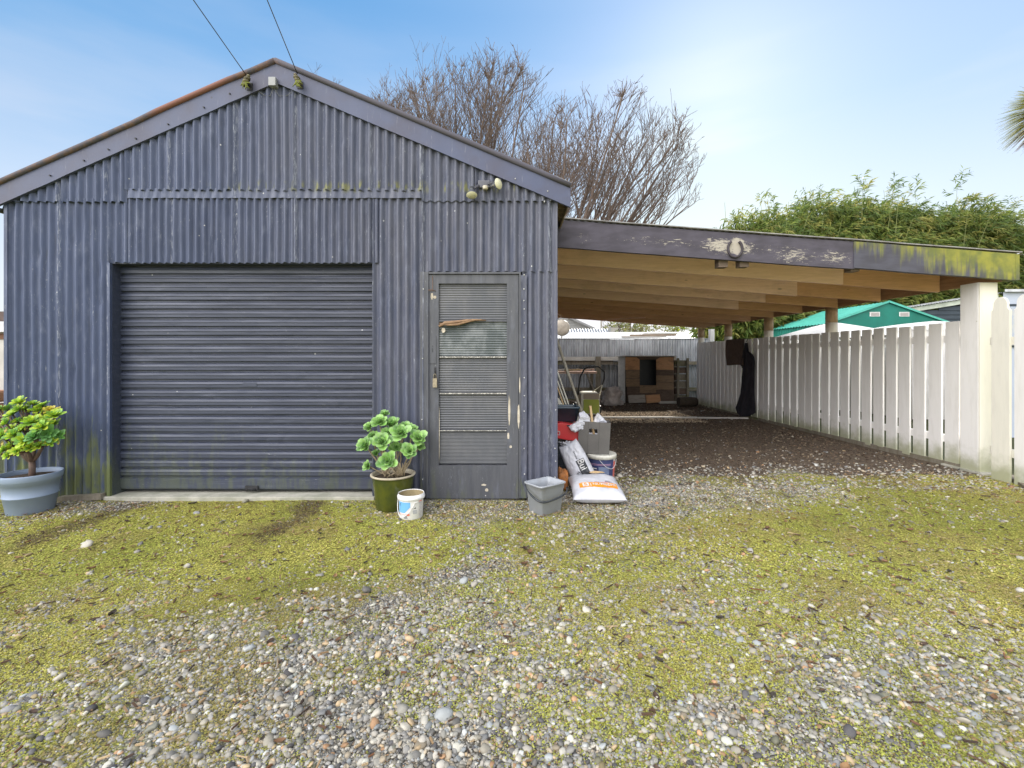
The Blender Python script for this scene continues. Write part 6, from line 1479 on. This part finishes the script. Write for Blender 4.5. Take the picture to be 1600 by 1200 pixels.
def bush(c, w, h, seed, cols, label, n=700, name='leafy_tree', s=.09):
    o = empty(name, c, label, 'tree'); r_ = random.Random(seed); c = Vector(c); V, Fc, C = [], [], []
    mb = MB(); mb.tube([c, c+Vector((.05,0,h*.35)), c+Vector((0,0,h*.7))], [.10,.07,.03], 7)
    for k in range(6): mb.tube([c+Vector((0,0,h*.3)), c+Vector((r_.uniform(-.35,.35)*w, r_.uniform(-.2,.2)*w, h*r_.uniform(.6,.85)))], [.04,.012], 5)
    mb.build('trunk', OLDWOOD, o)
    for _ in range(n):
        u = Vector((r_.gauss(0,1), r_.gauss(0,1), r_.gauss(0,1))).normalized()*r_.uniform(.5,1)**.5; k = 1+.35*mnoise.noise(u*2.5+Vector((seed,0,0)))
        q = c+Vector((u.x*w/2*k, u.y*w/2*k, h*.62+u.z*h*.40*k)); cl = cols[r_.randrange(len(cols))]; kk = r_.uniform(.7,1.2)
        for j in range(3):
            a = Vector((r_.uniform(-1,1), r_.uniform(-1,1), r_.uniform(-1,1))).normalized()*s; b = a.orthogonal().normalized()*s*.5; p = q+Vector((r_.uniform(-.1,.1), r_.uniform(-.1,.1), r_.uniform(-.1,.1))); o_ = len(V)
            V += [p-a, p-b, p+a, p+b]; Fc.append((o_,o_+1,o_+2,o_+3)); C += [[x*kk for x in cl]]*4
    np_obj('crown', V, Fc, C, LEAFB, o, False)
OL = [(.28,.30,.09),(.20,.24,.07),(.36,.34,.12)]
bush((5.9, 24.6, 0), 2.6, 3.4, 1, OL, 'olive leafy tree seen left of centre under the carport roof')
bush((7.9, 25, 0), 2.8, 3.5, 2, [(.34,.36,.10),(.26,.28,.09),(.42,.38,.16)], 'pale leafy tree in the middle under the carport roof')
bush((9.5, 24, 0), 2.4, 3.6, 3, [(.36,.40,.04),(.28,.34,.04),(.20,.26,.05)], 'yellow-green tree nearest the round posts under the carport roof')
bare_tree((5.4, 22.5, 0), 'tiny bare sapling between the two thin poles under the carport roof', [(-.4,0,1),(-.1,0,1),(.2,0,1),(.45,0,.9)], 21, 2.0, name='bare_sapling', dens=.45, r0=.05, tw=.014, trunkh=1.2)
# left neighbour seen past the downpipe
ln = empty('left_outbuilding', (-11.5, 9.2, 0), 'pale outbuilding with white gutter seen past the left garage corner', 'outbuilding')
D = 9.0; mb = MB(); mb.box((-14, D, 0), (-9.95, D+4, 1.27+48*D/F)); mb.build('wall', PALEB, ln)
mb = MB(); mb.box((-14.1, D-.12, 1.27+(560-519)*D/F), (-9.9, D-.003, 1.27+(560-503)*D/F)); mb.build('gutter', simple('white_gutter', (.78,.78,.80), rough=.4), ln)
mb = MB(); mb.box((-14.1, D-.05, 1.27+(560-502)*D/F), (-9.9, D+4, 1.27+(560-487)*D/F)); mb.build('roof', simple('brown_roof', (.14,.10,.09), rough=.8), ln)
mb = MB(); mb.box((-14, D-.02, 1.27+(560-530)*D/F), (-9.95, D-.003, 1.27+(560-521)*D/F)); mb.build('fascia_board', wood('red_brown_board', (.22,.12,.08), (.15,.08,.05)), ln)
for i in range(3): mb = MB(); z = .02+i*.24; mb.box((-10.75+.05*i, 7.9, z), (-9.0, 8.3, z+.2)); tag(mb.build('firewood_log', wood('firewood_%d' % i, (.34,.17,.09), (.24,.12,.07)), bevel=.04), ('reddish log at the bottom of the pile past the left corner', 'reddish log in the middle of the pile past the left corner', 'reddish log on top of the pile past the left corner')[i], 'log')
